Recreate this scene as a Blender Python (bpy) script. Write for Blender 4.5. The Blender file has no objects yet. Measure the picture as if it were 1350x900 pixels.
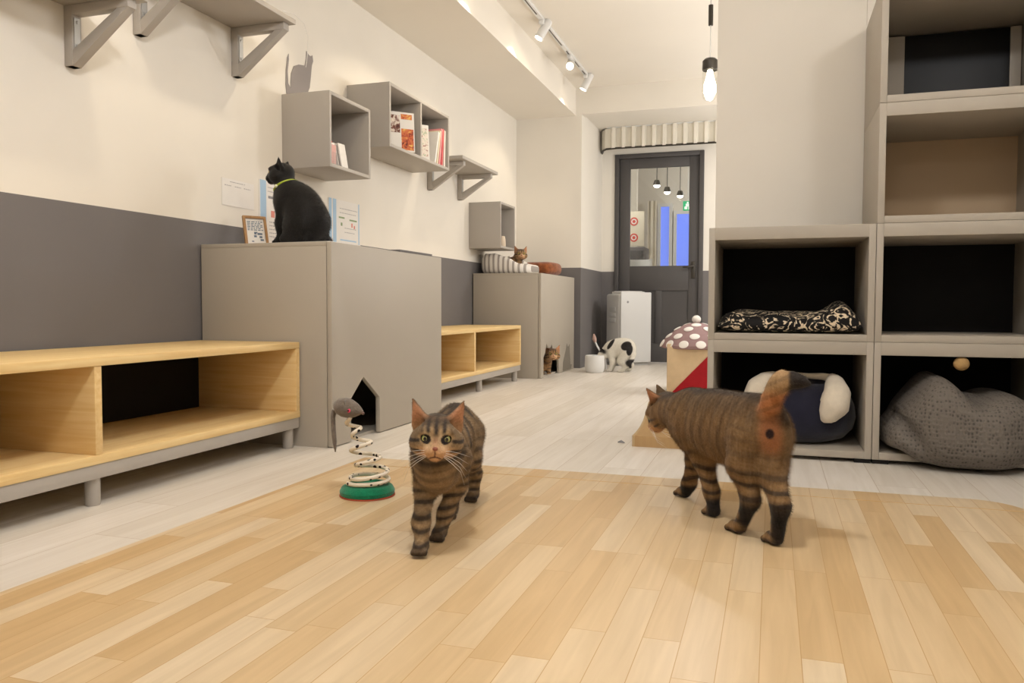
import bpy, bmesh, math, random
import numpy as np
from mathutils import Vector, Matrix

SC = bpy.context.scene
COL = SC.collection
PI = math.pi
random.seed(4)

# ------------------------------------------------------------------ helpers
def lin(c):
    return tuple(((v / 255) / 12.92 if v / 255 <= .04045 else ((v / 255 + .055) / 1.055) ** 2.4) for v in c)

def rgba(c):
    l = lin(c)
    return (l[0], l[1], l[2], 1)

MATS = {}

def mat(name, c, rough=.6, spec=.3, var=.06, scale=6., stretch=(1, 1, 1), bump=0., bscale=200., metal=0., emit=None, estr=0., c2=None, coat=0., sheen=0.):
    """plain procedural paint / plastic / cloth: base colour gently mottled by noise, optional fine bump"""
    if name in MATS:
        return MATS[name]
    m = bpy.data.materials.new(name)
    m.use_nodes = True
    nt = m.node_tree
    b = nt.nodes['Principled BSDF']
    b.inputs['Roughness'].default_value = rough
    b.inputs['Specular IOR Level'].default_value = spec
    b.inputs['Metallic'].default_value = metal
    b.inputs['Coat Weight'].default_value = coat
    b.inputs['Sheen Weight'].default_value = sheen
    tc = nt.nodes.new('ShaderNodeTexCoord')
    mp = nt.nodes.new('ShaderNodeMapping')
    mp.inputs['Scale'].default_value = stretch
    nt.links.new(tc.outputs['Object'], mp.inputs[0])
    n = nt.nodes.new('ShaderNodeTexNoise')
    n.inputs['Scale'].default_value = scale
    n.inputs['Detail'].default_value = 5
    nt.links.new(mp.outputs[0], n.inputs['Vector'])
    r = nt.nodes.new('ShaderNodeValToRGB')
    a = lin(c)
    d = lin(c2) if c2 else tuple(v * (1 - 2 * var) for v in a)
    e = r.color_ramp.elements
    e[0].position = .3
    e[1].position = .7
    e[0].color = (*d, 1)
    e[1].color = (*a, 1)
    nt.links.new(n.outputs['Fac'], r.inputs[0])
    nt.links.new(r.outputs[0], b.inputs['Base Color'])
    if bump:
        n2 = nt.nodes.new('ShaderNodeTexNoise')
        n2.inputs['Scale'].default_value = bscale
        nt.links.new(mp.outputs[0], n2.inputs['Vector'])
        bp = nt.nodes.new('ShaderNodeBump')
        bp.inputs['Strength'].default_value = bump
        bp.inputs['Distance'].default_value = .002
        nt.links.new(n2.outputs['Fac'], bp.inputs['Height'])
        nt.links.new(bp.outputs[0], b.inputs['Normal'])
    if emit:
        b.inputs['Emission Color'].default_value = rgba(emit)
        b.inputs['Emission Strength'].default_value = estr
    MATS[name] = m
    return m

ROOTM = {}

def tag(o, label=None, cat=None, group=None, kind=None):
    if label: o['label'] = label
    if cat: o['category'] = cat
    if group: o['group'] = group
    if kind: o['kind'] = kind
    return o

def thing(name, label, cat, loc, rz=0., group=None):
    o = bpy.data.objects.new(name, None)
    o.empty_display_size = .05
    COL.objects.link(o)
    o.location = loc
    o.rotation_euler = (0, 0, rz)
    ROOTM[o] = Matrix.Translation(loc) @ Matrix.Rotation(rz, 4, 'Z')
    return tag(o, label, cat, group)

def link(name, me, parent=None):
    o = bpy.data.objects.new(name, me)
    COL.objects.link(o)
    if parent:
        o.parent = parent
        ROOTM[o] = ROOTM[parent]
    return o

class MB:
    """collects shapes (in world coordinates unless local=True at build) and links them as one mesh object"""
    def __init__(self):
        self.bm = bmesh.new()

    def box(self, x0, x1, y0, y1, z0, z1, bev=.0, seg=2, rot=None, mi=0):
        t = bmesh.new()
        bmesh.ops.create_cube(t, size=1)
        cx, cy, cz = (x0 + x1) / 2, (y0 + y1) / 2, (z0 + z1) / 2
        bmesh.ops.scale(t, vec=(abs(x1 - x0), abs(y1 - y0), abs(z1 - z0)), verts=t.verts)
        if bev:
            bmesh.ops.bevel(t, geom=list(t.edges), offset=bev, segments=seg, affect='EDGES', profile=.5)
        if rot is not None:
            bmesh.ops.transform(t, matrix=rot, verts=t.verts)
        bmesh.ops.translate(t, vec=(cx, cy, cz), verts=t.verts)
        return self._add(t, mi)

    def _add(self, t, mi=0):
        me = bpy.data.meshes.new('tmp')
        for f in t.faces:
            f.material_index = mi
        t.to_mesh(me)
        t.free()
        self.bm.from_mesh(me)
        bpy.data.meshes.remove(me)
        return self

    def prism(self, poly, axis, a0, a1, bev=0., mi=0):
        """poly: 2-D outline; axis 'x': (y,z) ; 'y': (x,z) ; 'z': (x,y)"""
        t = bmesh.new()
        def P(u, v, a):
            return {'x': (a, u, v), 'y': (u, a, v), 'z': (u, v, a)}[axis]
        v0 = [t.verts.new(P(u, v, a0)) for u, v in poly]
        v1 = [t.verts.new(P(u, v, a1)) for u, v in poly]
        t.faces.new(v0)
        t.faces.new(v1[::-1])
        n = len(poly)
        for i in range(n):
            j = (i + 1) % n
            t.faces.new((v0[j], v0[i], v1[i], v1[j]))
        bmesh.ops.recalc_face_normals(t, faces=t.faces)
        if bev:
            bmesh.ops.bevel(t, geom=list(t.edges), offset=bev, segments=2, affect='EDGES', profile=.5)
        return self._add(t, mi)

    def ring_prism(self, outer, inner, axis, a0, a1, mi=0):
        """outline with a hole; both lists need the same number of points in matching order"""
        t = bmesh.new()
        def P(u, v, a):
            return {'x': (a, u, v), 'y': (u, a, v), 'z': (u, v, a)}[axis]
        L = [[t.verts.new(P(u, v, a)) for u, v in pl] for pl in (outer, inner) for a in (a0, a1)]
        n = len(outer)
        for i in range(n):
            j = (i + 1) % n
            t.faces.new((L[0][i], L[0][j], L[2][j], L[2][i]))
            t.faces.new((L[1][i], L[1][j], L[3][j], L[3][i]))
            t.faces.new((L[0][i], L[0][j], L[1][j], L[1][i]))
            t.faces.new((L[2][i], L[2][j], L[3][j], L[3][i]))
        bmesh.ops.recalc_face_normals(t, faces=t.faces)
        return self._add(t, mi)

    def tube(self, pts, rad, seg=12, closed=False, cap=True, mi=0):
        pts = [Vector(p) for p in pts]
        n = len(pts)
        rad = [rad] * n if isinstance(rad, (int, float)) else rad
        t = bmesh.new()
        rings = []
        up = None
        for i, p in enumerate(pts):
            if closed:
                d = pts[(i + 1) % n] - pts[i - 1]
            else:
                d = pts[min(i + 1, n - 1)] - pts[max(i - 1, 0)]
            d.normalize()
            if up is None:
                up = Vector((0, 0, 1)) if abs(d.z) < .9 else Vector((1, 0, 0))
            s = d.cross(up).normalized()
            up = s.cross(d).normalized()
            rings.append([t.verts.new(p + (s * math.cos(a) + up * math.sin(a)) * rad[i]) for a in [2 * PI * k / seg for k in range(seg)]])
        m = n if closed else n - 1
        for i in range(m):
            a, b = rings[i], rings[(i + 1) % n]
            for k in range(seg):
                l = (k + 1) % seg
                t.faces.new((a[k], a[l], b[l], b[k]))
        if cap and not closed:
            t.faces.new(rings[0][::-1])
            t.faces.new(rings[-1])
        bmesh.ops.recalc_face_normals(t, faces=t.faces)
        return self._add(t, mi)

    def lathe(self, prof, c=(0, 0, 0), seg=32, sx=1., sy=1., mi=0, rot=None):
        """prof: (radius, z) from bottom to top"""
        t = bmesh.new()
        rings = []
        for r, z in prof:
            if r < 1e-6:
                rings.append([t.verts.new((0, 0, z))])
            else:
                rings.append([t.verts.new((r * sx * math.cos(2 * PI * k / seg), r * sy * math.sin(2 * PI * k / seg), z)) for k in range(seg)])
        for a, b in zip(rings, rings[1:]):
            for k in range(seg):
                l = (k + 1) % seg
                if len(a) == 1 and len(b) == 1:
                    continue
                if len(a) == 1:
                    t.faces.new((a[0], b[l], b[k]))
                elif len(b) == 1:
                    t.faces.new((a[k], a[l], b[0]))
                else:
                    t.faces.new((a[k], a[l], b[l], b[k]))
        if len(rings[0]) > 1: t.faces.new(rings[0][::-1])
        if len(rings[-1]) > 1: t.faces.new(rings[-1])
        bmesh.ops.recalc_face_normals(t, faces=t.faces)
        if rot is not None:
            bmesh.ops.transform(t, matrix=rot, verts=t.verts)
        bmesh.ops.translate(t, vec=c, verts=t.verts)
        return self._add(t, mi)

    def ell(self, c, r, rot=None, seg=24, mi=0):
        t = bmesh.new()
        bmesh.ops.create_uvsphere(t, u_segments=seg, v_segments=max(8, seg // 2), radius=1)
        bmesh.ops.scale(t, vec=r, verts=t.verts)
        if rot is not None:
            bmesh.ops.transform(t, matrix=rot, verts=t.verts)
        bmesh.ops.translate(t, vec=c, verts=t.verts)
        return self._add(t, mi)

    def build(self, name, mats, parent=None, local=False, ang=35, move=None):
        if move is not None:
            bmesh.ops.transform(self.bm, matrix=move, verts=self.bm.verts)
        if parent and not local:
            bmesh.ops.transform(self.bm, matrix=ROOTM[parent].inverted(), verts=self.bm.verts)
        me = bpy.data.meshes.new(name)
        for f in self.bm.faces:
            f.smooth = True
        self.bm.to_mesh(me)
        self.bm.free()
        me.set_sharp_from_angle(angle=math.radians(ang))
        for m in (mats if isinstance(mats, (list, tuple)) else [mats]):
            me.materials.append(m)
        return link(name, me, parent)

def struct(o):
    o['kind'] = 'structure'
    return o

# ------------------------------------------------------------------ materials
def nodes_of(name, rough=.5, spec=.3):
    m = bpy.data.materials.new(name)
    m.use_nodes = True
    nt = m.node_tree
    b = nt.nodes['Principled BSDF']
    b.inputs['Roughness'].default_value = rough
    b.inputs['Specular IOR Level'].default_value = spec
    return m, nt, b

def N(nt, typ, **kw):
    n = nt.nodes.new(typ)
    for k, v in kw.items():
        setattr(n, k, v)
    return n

def plank_mat(name, c1, c2, c3, length, row, rough, grain, spec=.3, coat=0., gap=.0012, gapc=None):
    """boards running along world y: brick pattern with per-board tint and long grain"""
    m, nt, b = nodes_of(name, rough, spec)
    b.inputs['Coat Weight'].default_value = coat
    b.inputs['Coat Roughness'].default_value = .25
    g = N(nt, 'ShaderNodeNewGeometry')
    sep = N(nt, 'ShaderNodeSeparateXYZ')
    nt.links.new(g.outputs['Position'], sep.inputs[0])
    cmb = N(nt, 'ShaderNodeCombineXYZ')
    nt.links.new(sep.outputs['Y'], cmb.inputs[0])
    nt.links.new(sep.outputs['X'], cmb.inputs[1])
    off = N(nt, 'ShaderNodeVectorMath', operation='ADD')
    off.inputs[1].default_value = (10.13, 10.021, 0)
    nt.links.new(cmb.outputs[0], off.inputs[0])
    br = N(nt, 'ShaderNodeTexBrick', offset=.37, offset_frequency=3, squash=1.3, squash_frequency=2)
    br.inputs['Scale'].default_value = 1
    br.inputs['Mortar Size'].default_value = gap
    br.inputs['Mortar Smooth'].default_value = .3
    br.inputs['Brick Width'].default_value = length
    br.inputs['Row Height'].default_value = row
    br.inputs['Color1'].default_value = (0, 0, 0, 1)
    br.inputs['Color2'].default_value = (1, 1, 1, 1)
    br.inputs['Mortar'].default_value = (.5, .5, .5, 1)
    nt.links.new(off.outputs[0], br.inputs['Vector'])
    rp = N(nt, 'ShaderNodeValToRGB')
    e = rp.color_ramp.elements
    e[0].position, e[1].position = .05, .95
    e[0].color, e[1].color = rgba(c1), rgba(c3)
    k = e.new(.5)
    k.color = rgba(c2)
    nt.links.new(br.outputs['Color'], rp.inputs[0])
    mp = N(nt, 'ShaderNodeMapping')
    mp.inputs['Scale'].default_value = (38, 2.2, 1)
    nt.links.new(g.outputs['Position'], mp.inputs[0])
    # every board shifts the grain so it does not run through
    sh = N(nt, 'ShaderNodeVectorMath', operation='ADD')
    sc = N(nt, 'ShaderNodeVectorMath', operation='SCALE')
    sc.inputs['Scale'].default_value = 37.
    nt.links.new(br.outputs['Color'], sc.inputs[0])
    nt.links.new(mp.outputs[0], sh.inputs[0])
    nt.links.new(sc.outputs[0], sh.inputs[1])
    no = N(nt, 'ShaderNodeTexNoise')
    no.inputs['Scale'].default_value = 1.
    no.inputs['Detail'].default_value = 6
    no.inputs['Distortion'].default_value = .8
    nt.links.new(sh.outputs[0], no.inputs['Vector'])
    r2 = N(nt, 'ShaderNodeValToRGB')
    r2.color_ramp.elements[0].position = .35
    r2.color_ramp.elements[1].position = .7
    r2.color_ramp.elements[0].color = (1 - grain, 1 - grain * 1.15, 1 - grain * 1.4, 1)
    r2.color_ramp.elements[1].color = (1, 1, 1, 1)
    nt.links.new(no.outputs['Fac'], r2.inputs[0])
    mx = N(nt, 'ShaderNodeMix', data_type='RGBA', blend_type='MULTIPLY')
    mx.inputs['Factor'].default_value = 1
    nt.links.new(rp.outputs[0], mx.inputs['A'])
    nt.links.new(r2.outputs[0], mx.inputs['B'])
    m2 = N(nt, 'ShaderNodeMix', data_type='RGBA')
    nt.links.new(br.outputs['Fac'], m2.inputs['Factor'])
    nt.links.new(mx.outputs['Result'], m2.inputs['A'])
    m2.inputs['B'].default_value = rgba(gapc or c1)
    nt.links.new(m2.outputs['Result'], b.inputs['Base Color'])
    return m

def wood_mat(name, c1, c2, stretch, rough=.45):
    m, nt, b = nodes_of(name, rough, .3)
    g = N(nt, 'ShaderNodeNewGeometry')
    mp = N(nt, 'ShaderNodeMapping')
    mp.inputs['Scale'].default_value = stretch
    nt.links.new(g.outputs['Position'], mp.inputs[0])
    no = N(nt, 'ShaderNodeTexNoise')
    no.inputs['Scale'].default_value = 1
    no.inputs['Detail'].default_value = 6
    no.inputs['Distortion'].default_value = .6
    nt.links.new(mp.outputs[0], no.inputs['Vector'])
    r = N(nt, 'ShaderNodeValToRGB')
    r.color_ramp.elements[0].position = .3
    r.color_ramp.elements[1].position = .7
    r.color_ramp.elements[0].color = rgba(c1)
    r.color_ramp.elements[1].color = rgba(c2)
    nt.links.new(no.outputs['Fac'], r.inputs[0])
    nt.links.new(r.outputs[0], b.inputs['Base Color'])
    return m

def pattern_mat(name, kind, ca, cb, scale, rough=.8, th=.5, stretch=(1, 1, 1), sheen=0., bump=0.):
    """two colour cloth / print: 'dots', 'stripes' (along local x), 'damask' or 'knit'"""
    m, nt, b = nodes_of(name, rough, .2)
    b.inputs['Sheen Weight'].default_value = sheen
    tc = N(nt, 'ShaderNodeTexCoord')
    mp = N(nt, 'ShaderNodeMapping')
    mp.inputs['Scale'].default_value = stretch
    nt.links.new(tc.outputs['Object'], mp.inputs[0])
    r = N(nt, 'ShaderNodeValToRGB')
    e = r.color_ramp.elements
    e[0].color, e[1].color = rgba(ca), rgba(cb)
    e[0].position, e[1].position = max(0, th - .03), min(1, th + .03)
    src = None
    if kind == 'dots':
        v = N(nt, 'ShaderNodeTexVoronoi')
        v.inputs['Scale'].default_value = scale
        v.inputs['Randomness'].default_value = .35
        nt.links.new(mp.outputs[0], v.inputs['Vector'])
        src = v.outputs['Distance']
    elif kind == 'stripes':
        w = N(nt, 'ShaderNodeTexWave', wave_type='BANDS', bands_direction='X')
        w.inputs['Scale'].default_value = scale
        w.inputs['Distortion'].default_value = .4
        w.inputs['Detail'].default_value = 1
        nt.links.new(mp.outputs[0], w.inputs['Vector'])
        src = w.outputs['Fac']
    elif kind == 'damask':
        n = N(nt, 'ShaderNodeTexNoise')
        n.inputs['Scale'].default_value = scale
        n.inputs['Detail'].default_value = 1.5
        n.inputs['Distortion'].default_value = 3.2
        nt.links.new(mp.outputs[0], n.inputs['Vector'])
        src = n.outputs['Fac']
    elif kind == 'knit':
        v = N(nt, 'ShaderNodeTexVoronoi')
        v.inputs['Scale'].default_value = scale
        v.inputs['Randomness'].default_value = .45
        nt.links.new(mp.outputs[0], v.inputs['Vector'])
        src = v.outputs['Distance']
        e[0].position, e[1].position = .12, .42
        bp = N(nt, 'ShaderNodeBump')
        bp.inputs['Strength'].default_value = .8
        bp.inputs['Distance'].default_value = .006
        nt.links.new(src, bp.inputs['Height'])
        nt.links.new(bp.outputs[0], b.inputs['Normal'])
    nt.links.new(src, r.inputs[0])
    nt.links.new(r.outputs[0], b.inputs['Base Color'])
    return m

def photo_mat(name, cols, scale):
    """a printed picture: blotches of several colours"""
    m, nt, b = nodes_of(name, .4, .4)
    tc = N(nt, 'ShaderNodeTexCoord')
    v = N(nt, 'ShaderNodeTexNoise')
    v.inputs['Scale'].default_value = scale
    v.inputs['Detail'].default_value = 3
    v.inputs['Distortion'].default_value = 1.5
    nt.links.new(tc.outputs['Object'], v.inputs['Vector'])
    r = N(nt, 'ShaderNodeValToRGB')
    e = r.color_ramp.elements
    n = len(cols)
    e[0].position, e[1].position = .3, .7
    e[0].color, e[1].color = rgba(cols[0]), rgba(cols[-1])
    for i, c in enumerate(cols[1:-1]):
        k = e.new(.3 + .4 * (i + 1) / (n - 1))
        k.color = rgba(c)
    nt.links.new(v.outputs['Fac'], r.inputs[0])
    nt.links.new(r.outputs[0], b.inputs['Base Color'])
    return m

def glass_mat(name, tint=(1, 1, 1), rough=.0, mixf=.12):
    """thin pane: mostly see-through, with a fresnel reflection"""
    m = bpy.data.materials.new(name)
    m.use_nodes = True
    nt = m.node_tree
    nt.nodes.remove(nt.nodes['Principled BSDF'])
    out = nt.nodes['Material Output']
    tr = N(nt, 'ShaderNodeBsdfTransparent')
    tr.inputs[0].default_value = (*tint, 1)
    gl = N(nt, 'ShaderNodeBsdfGlossy')
    gl.inputs['Roughness'].default_value = rough
    lw = N(nt, 'ShaderNodeLayerWeight')
    lw.inputs[0].default_value = .5
    pw = N(nt, 'ShaderNodeMath', operation='POWER')
    pw.inputs[1].default_value = 4.
    nt.links.new(lw.outputs['Facing'], pw.inputs[0])
    fr = N(nt, 'ShaderNodeMath', operation='MULTIPLY_ADD')
    fr.inputs[1].default_value = .45
    fr.inputs[2].default_value = .04
    nt.links.new(pw.outputs[0], fr.inputs[0])
    mx = N(nt, 'ShaderNodeMixShader')
    nt.links.new(fr.outputs[0], mx.inputs[0])
    nt.links.new(tr.outputs[0], mx.inputs[1])
    nt.links.new(gl.outputs[0], mx.inputs[2])
    nt.links.new(mx.outputs[0], out.inputs[0])
    return m
# ------------------------------------------------------------------ palette
M_WHITE = mat('wall_white_paint', (236, 230, 219), .85, .2, .015, 3)
M_CEIL = mat('ceiling_paint', (238, 231, 219), .9, .15, .012, 2)
M_DARKW = mat('wainscot_grey_paint', (118, 114, 113), .75, .25, .02, 3)
M_GREY = mat('warm_grey_paint', (180, 173, 164), .5, .35, .015, 4)
M_GREYD = mat('grey_melamine', (180, 171, 157), .5, .35, .015, 4)
M_BLACK = mat('black_board', (30, 28, 27), .8, .2, .05, 5)
M_DOOR = mat('charcoal_door_paint', (82, 79, 78), .5, .35, .02, 5)
M_METAL = mat('brushed_metal', (190, 190, 188), .35, .5, .03, 30, metal=.8)
M_DARKM = mat('dark_metal', (70, 66, 60), .4, .5, .03, 20, metal=.6)
M_WPLAST = mat('white_plastic', (228, 227, 224), .35, .45, .01, 4)
M_PAPER = mat('white_paper', (238, 234, 228), .8, .2, .02, 20)
M_INK = mat('grey_ink', (150, 148, 150), .8, .1, .02, 20)
M_BLUE = mat('pale_blue_ink', (176, 204, 228), .8, .1, .02, 20)
M_REDP = mat('pale_red_ink', (226, 150, 136), .8, .1, .03, 20)
M_RED = mat('red_ink', (222, 92, 80), .7, .2, .03, 20)
M_FLOOR = plank_mat('whitewashed_planks', (228, 220, 208), (234, 227, 217), (240, 233, 224), 1.5, .15, .38, .10, .35, gap=.0012, gapc=(196, 180, 160))
M_MAT = plank_mat('maple_vinyl_planks', (212, 179, 132), (222, 195, 154), (228, 206, 172), .46, .065, .34, .12, .3, .05, gap=.0008, gapc=(190, 150, 98))
M_PINEX = wood_mat('pine_long_grain', (226, 190, 128), (240, 212, 156), (60, 2.5, 60))
M_PINEZ = wood_mat('pine_end_panel', (224, 186, 124), (238, 208, 152), (3, 60, 60))

# ------------------------------------------------------------------ the room
XW, YF, XJ, YD = -2.33, 7.26, -1.70, 8.20      # left wall, far wall, niche jamb, door wall
ZC, ZS, ZW, ZN = 2.58, 2.332, .936, 2.34       # ceiling, soffit, wainscot, niche lintel
YR, XR = -2.2, 1.6                              # rear and right limits of what is built
struct(MB().box(-2.6, XR, YR, 13.2, -.12, 0).build('floor', M_FLOOR))
struct(MB().box(-2.6, XR, YR, YD, ZC, ZC + .1).build('ceiling', M_CEIL))
struct(MB().box(XW, -1.756, YR, YF, ZS, ZC).build('trim_1', M_CEIL))
struct(MB().box(XW - .12, XW, YR, YF + .1, 0, ZW, mi=1).box(XW - .12, XW, YR, YF + .1, ZW, ZC).build('wall_left', [M_WHITE, M_DARKW]))
w = MB().box(XW, XJ, YF, YD + .12, 0, ZW, mi=1).box(XW, XJ, YF, YD + .12, ZW, ZC)
w.box(XJ, XR, YF, YF + .12, ZN, ZC)
struct(w.build('wall_far', [M_WHITE, M_DARKW]))
struct(MB().box(XJ, XR, YF + .12, YD + .12, ZN + .02, ZN + .1).build('trim_2', M_WHITE))
DX0, DX1, DZ = -1.565, -.67, 2.13
w = MB().box(XJ, DX0, YD, YD + .12, 0, ZW, mi=1).box(XJ, DX0, YD, YD + .12, ZW, ZN + .02)
w.box(DX1, XR, YD, YD + .12, 0, ZW, mi=1).box(DX1, XR, YD, YD + .12, ZW, ZN + .02)
w.box(DX0, DX1, YD, YD + .12, DZ, ZN + .02)
struct(w.build('wall_door_side', [M_WHITE, M_DARKW]))
struct(MB().box(-.254, .36, 3.735, 4.35, 0, ZC, .004).build('wall_pillar', M_WHITE))
struct(MB().box(.36, XR, 3.735, 3.85, 0, ZC).build('wall_right', M_WHITE))
struct(MB().box(XR, XR + .1, YR, YD, 0, ZW, mi=1).box(XR, XR + .1, YR, YD, ZW, ZC).build('wall_side', [M_WHITE, M_DARKW]))

struct(MB().box(XW, XR, YR - .1, YR, 0, ZW, mi=1).box(XW, XR, YR - .1, YR, ZW, ZC).build('wall_rear', [M_WHITE, M_DARKW]))

# door with its frame and pane
d = struct(MB().box(DX0, DX0 + .045, YD - .02, YD + .12, 0, DZ, .004).box(DX1 - .045, DX1, YD - .02, YD + .12, 0, DZ, .004)
           .box(DX0 + .045, DX1 - .045, YD - .02, YD + .12, DZ - .045, DZ, .004).build('door_1', M_DOOR))
ROOTM[d] = Matrix.Identity(4)
GX0, GX1, GZ0, GZ1 = -1.41, -.815, .99, 1.985
lx0, lx1 = DX0 + .048, DX1 - .048
lf = MB().box(lx0, GX0, YD + .01, YD + .05, .01, DZ - .048, .003).box(GX1, lx1, YD + .01, YD + .05, .01, DZ - .048, .003)
lf.box(GX0, GX1, YD + .01, YD + .05, GZ1, DZ - .048, .003).box(GX0, GX1, YD + .01, YD + .05, .74, GZ0, .003)
lf.box(GX0, GX1, YD + .01, YD + .05, .01, .2, .003).box(-1.145, -1.08, YD + .01, YD + .05, .2, .74, .003)
lf.box(GX0, -1.145, YD + .025, YD + .04, .2, .74).box(-1.08, GX1, YD + .025, YD + .04, .2, .74)
lf.build('door_leaf', M_DOOR, d)
MB().box(GX0, GX1, YD + .026, YD + .032, GZ0, GZ1).build('door_pane', glass_mat('door_glass', (.93, .94, .93)), d)
h = MB().box(-.785, -.745, YD - .004, YD + .01, .86, 1.03, .004).tube([(-.765, YD, .98), (-.765, YD - .045, .98), (-.775, YD - .05, .98), (-.86, YD - .05, .975)], .01, 10)
h.build('door_handle', M_DARKM, d)

# ------------------------------------------------------------------ the room beyond the door
CY, HC = 12.6, 2.85
struct(MB().box(-2.7, -2.6, YD + .12, CY, 0, HC).build('wall_hall_left', M_WHITE))
struct(MB().box(.3, .4, YD + .12, CY, 0, HC).build('wall_hall_right', M_WHITE))
struct(MB().box(-2.7, .4, YD + .12, CY + .1, HC, HC + .08).build('ceiling_hall', M_CEIL))
struct(MB().box(-2.7, .4, CY, CY + .1, 0, HC).build('wall_hall_end', M_WHITE))
struct(MB().box(-2.6, -1.83, 11.2, 11.3, 0, HC).build('wall_hall_return', M_WHITE))
M_SKY = mat('dusk_sky', (70, 105, 235), .9, 0, .02, 2, emit=(138, 158, 244), estr=.8)
for i, (a, b, z0, z1) in enumerate(((-1.675, -1.545, .85, 2.12), (-1.43, -1.225, .85, 2.0))):
    wd = struct(MB().ring_prism([(a - .05, z0 - .05), (b + .05, z0 - .05), (b + .05, z1 + .05), (a - .05, z1 + .05)], [(a, z0), (b, z0), (b, z1), (a, z1)], 'y', CY - .06, CY).build('window_%d' % (i + 1), M_WPLAST))
    ROOTM[wd] = Matrix.Identity(4)
    MB().box(a, b, CY - .02, CY - .01, z0, z1).build('window_pane', M_SKY, wd)
cu = MB()
pts = [(-1.86 + .017 * k, CY - .16 + .018 * math.sin(k * 1.5)) for k in range(9)]
cu.prism(pts + [(x, y + .012) for x, y in pts[::-1]], 'z', .15, 2.2)
tag(cu.build('curtain', mat('white_curtain', (240, 232, 214), .9, .1, .02, 5)), 'pale curtain hanging beside the blue window behind the door glass', 'curtain')
t = thing('exit_sign', 'small green exit sign seen high through the door glass', 'sign', (-1.05, 10.5, 1.86))
MB().box(-1.12, -1.0, 10.5, 10.54, 1.81, 1.93, .004).build('sign_face', mat('exit_green', (40, 165, 110), .5, .3, .02, 5, emit=(40, 175, 115), estr=.7), t)
sp = MB().ell((-1.06, 10.497, 1.908), (.012, .003, .012)).box(-1.085, -1.045, 10.496, 10.5, 1.86, 1.895).box(-1.1, -1.065, 10.496, 10.5, 1.825, 1.86).box(-1.05, -1.03, 10.496, 10.5, 1.82, 1.86)
sp.build('running_figure', mat('sign_white', (240, 250, 245), .5, .2, .01, 5, emit=(240, 250, 245), estr=.7), t)
MB().tube([(-1.06, 10.52, HC), (-1.06, 10.52, 1.93)], .006, 8).build('hanger', M_WPLAST, t)
t = thing('notice_board', 'cream notice with two red round signs seen low left through the door glass', 'notice', (-1.66, 10., 1.3))
MB().box(-1.78, -1.54, 10, 10.02, 1.33, 1.76, .002).build('board', mat('cream_board', (236, 226, 204), .8, .2, .02, 5), t)
for zc in (1.635, 1.435):
    for r0, mm in ((.052, M_RED), (.034, M_PAPER), (.02, M_RED)):
        MB().lathe([(r0, 0), (r0, .003 + (.052 - r0) * .06)], (0, 0, 0), 28).build('red_disc' if mm is M_RED else 'disc_ring', mm, t, move=Matrix.Translation((-1.665, 9.999, zc)) @ Matrix.Rotation(PI / 2, 4, 'X'))
t = thing('hall_cabinet', 'dark box cabinet below the notice behind the door glass', 'cabinet', (-1.66, 10.1, 0))
MB().box(-1.80, -1.52, 9.95, 10.3, 0, 1.315, .006).build('carcass', M_DARKW, t)
MB().box(-1.78, -1.54, 9.94, 9.95, .05, 1.27, .003).build('door', M_DOOR, t)
t = thing('chair', 'white rounded chair back seen lowest through the door glass', 'chair', (-1.47, 9.2, 0))
MB().lathe([(.001, .62), (.13, .62), (.15, .65), (.14, .67), (.001, .67)], (-1.47, 9.2, 0), 24).build('seat', M_WPLAST, t)
a = [(-1.47 + .15 * math.cos(q), 9.2 + .15 * math.sin(q)) for q in np.linspace(-.2, PI + .2, 20)]
b = [(-1.47 + .13 * math.cos(q), 9.2 + .13 * math.sin(q)) for q in np.linspace(PI + .2, -.2, 20)]
MB().prism(a + b, 'z', .67, 1.12, .004).build('backrest', M_WPLAST, t)
for sx, sy in ((-1, -1), (-1, 1), (1, -1), (1, 1)):
    MB().tube([(-1.47 + sx * .10, 9.2 + sy * .10, .63), (-1.47 + sx * .15, 9.2 + sy * .15, 0)], [.014, .01], 8).build('leg', M_METAL, t)

# ------------------------------------------------------------------ floor mat
def rounded(x0, x1, y0, y1, r):
    o = []
    for cx, cy, a0 in ((x1 - r, y1 - r, 0), (x0 + .02, y1 - .02, 90), (x0 + .02, y0 + .02, 180), (x1 - r, y0 + r, 270)):
        rr = r if cx > 0 else .02
        o += [(cx + rr * math.cos(math.radians(a0 + k * 9)), cy + rr * math.sin(math.radians(a0 + k * 9))) for k in range(11)]
    return o
t = thing('floor_mat', 'large maple plank-look vinyl mat spread over the pale floor', 'mat', (-.4, 1.4, 0))
MB().prism(rounded(-1.462, .70, -.6, 2.688, .13), 'z', 0, .004).build('sheet', M_MAT, t)
MB().tube([(-1.455, 2.565, .0034), (.69, 2.565, .0034)], .0016, 6).build('seam', mat('mat_seam', (206, 164, 100), .4, .3, .02, 10), t)
ZM = .004

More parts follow.
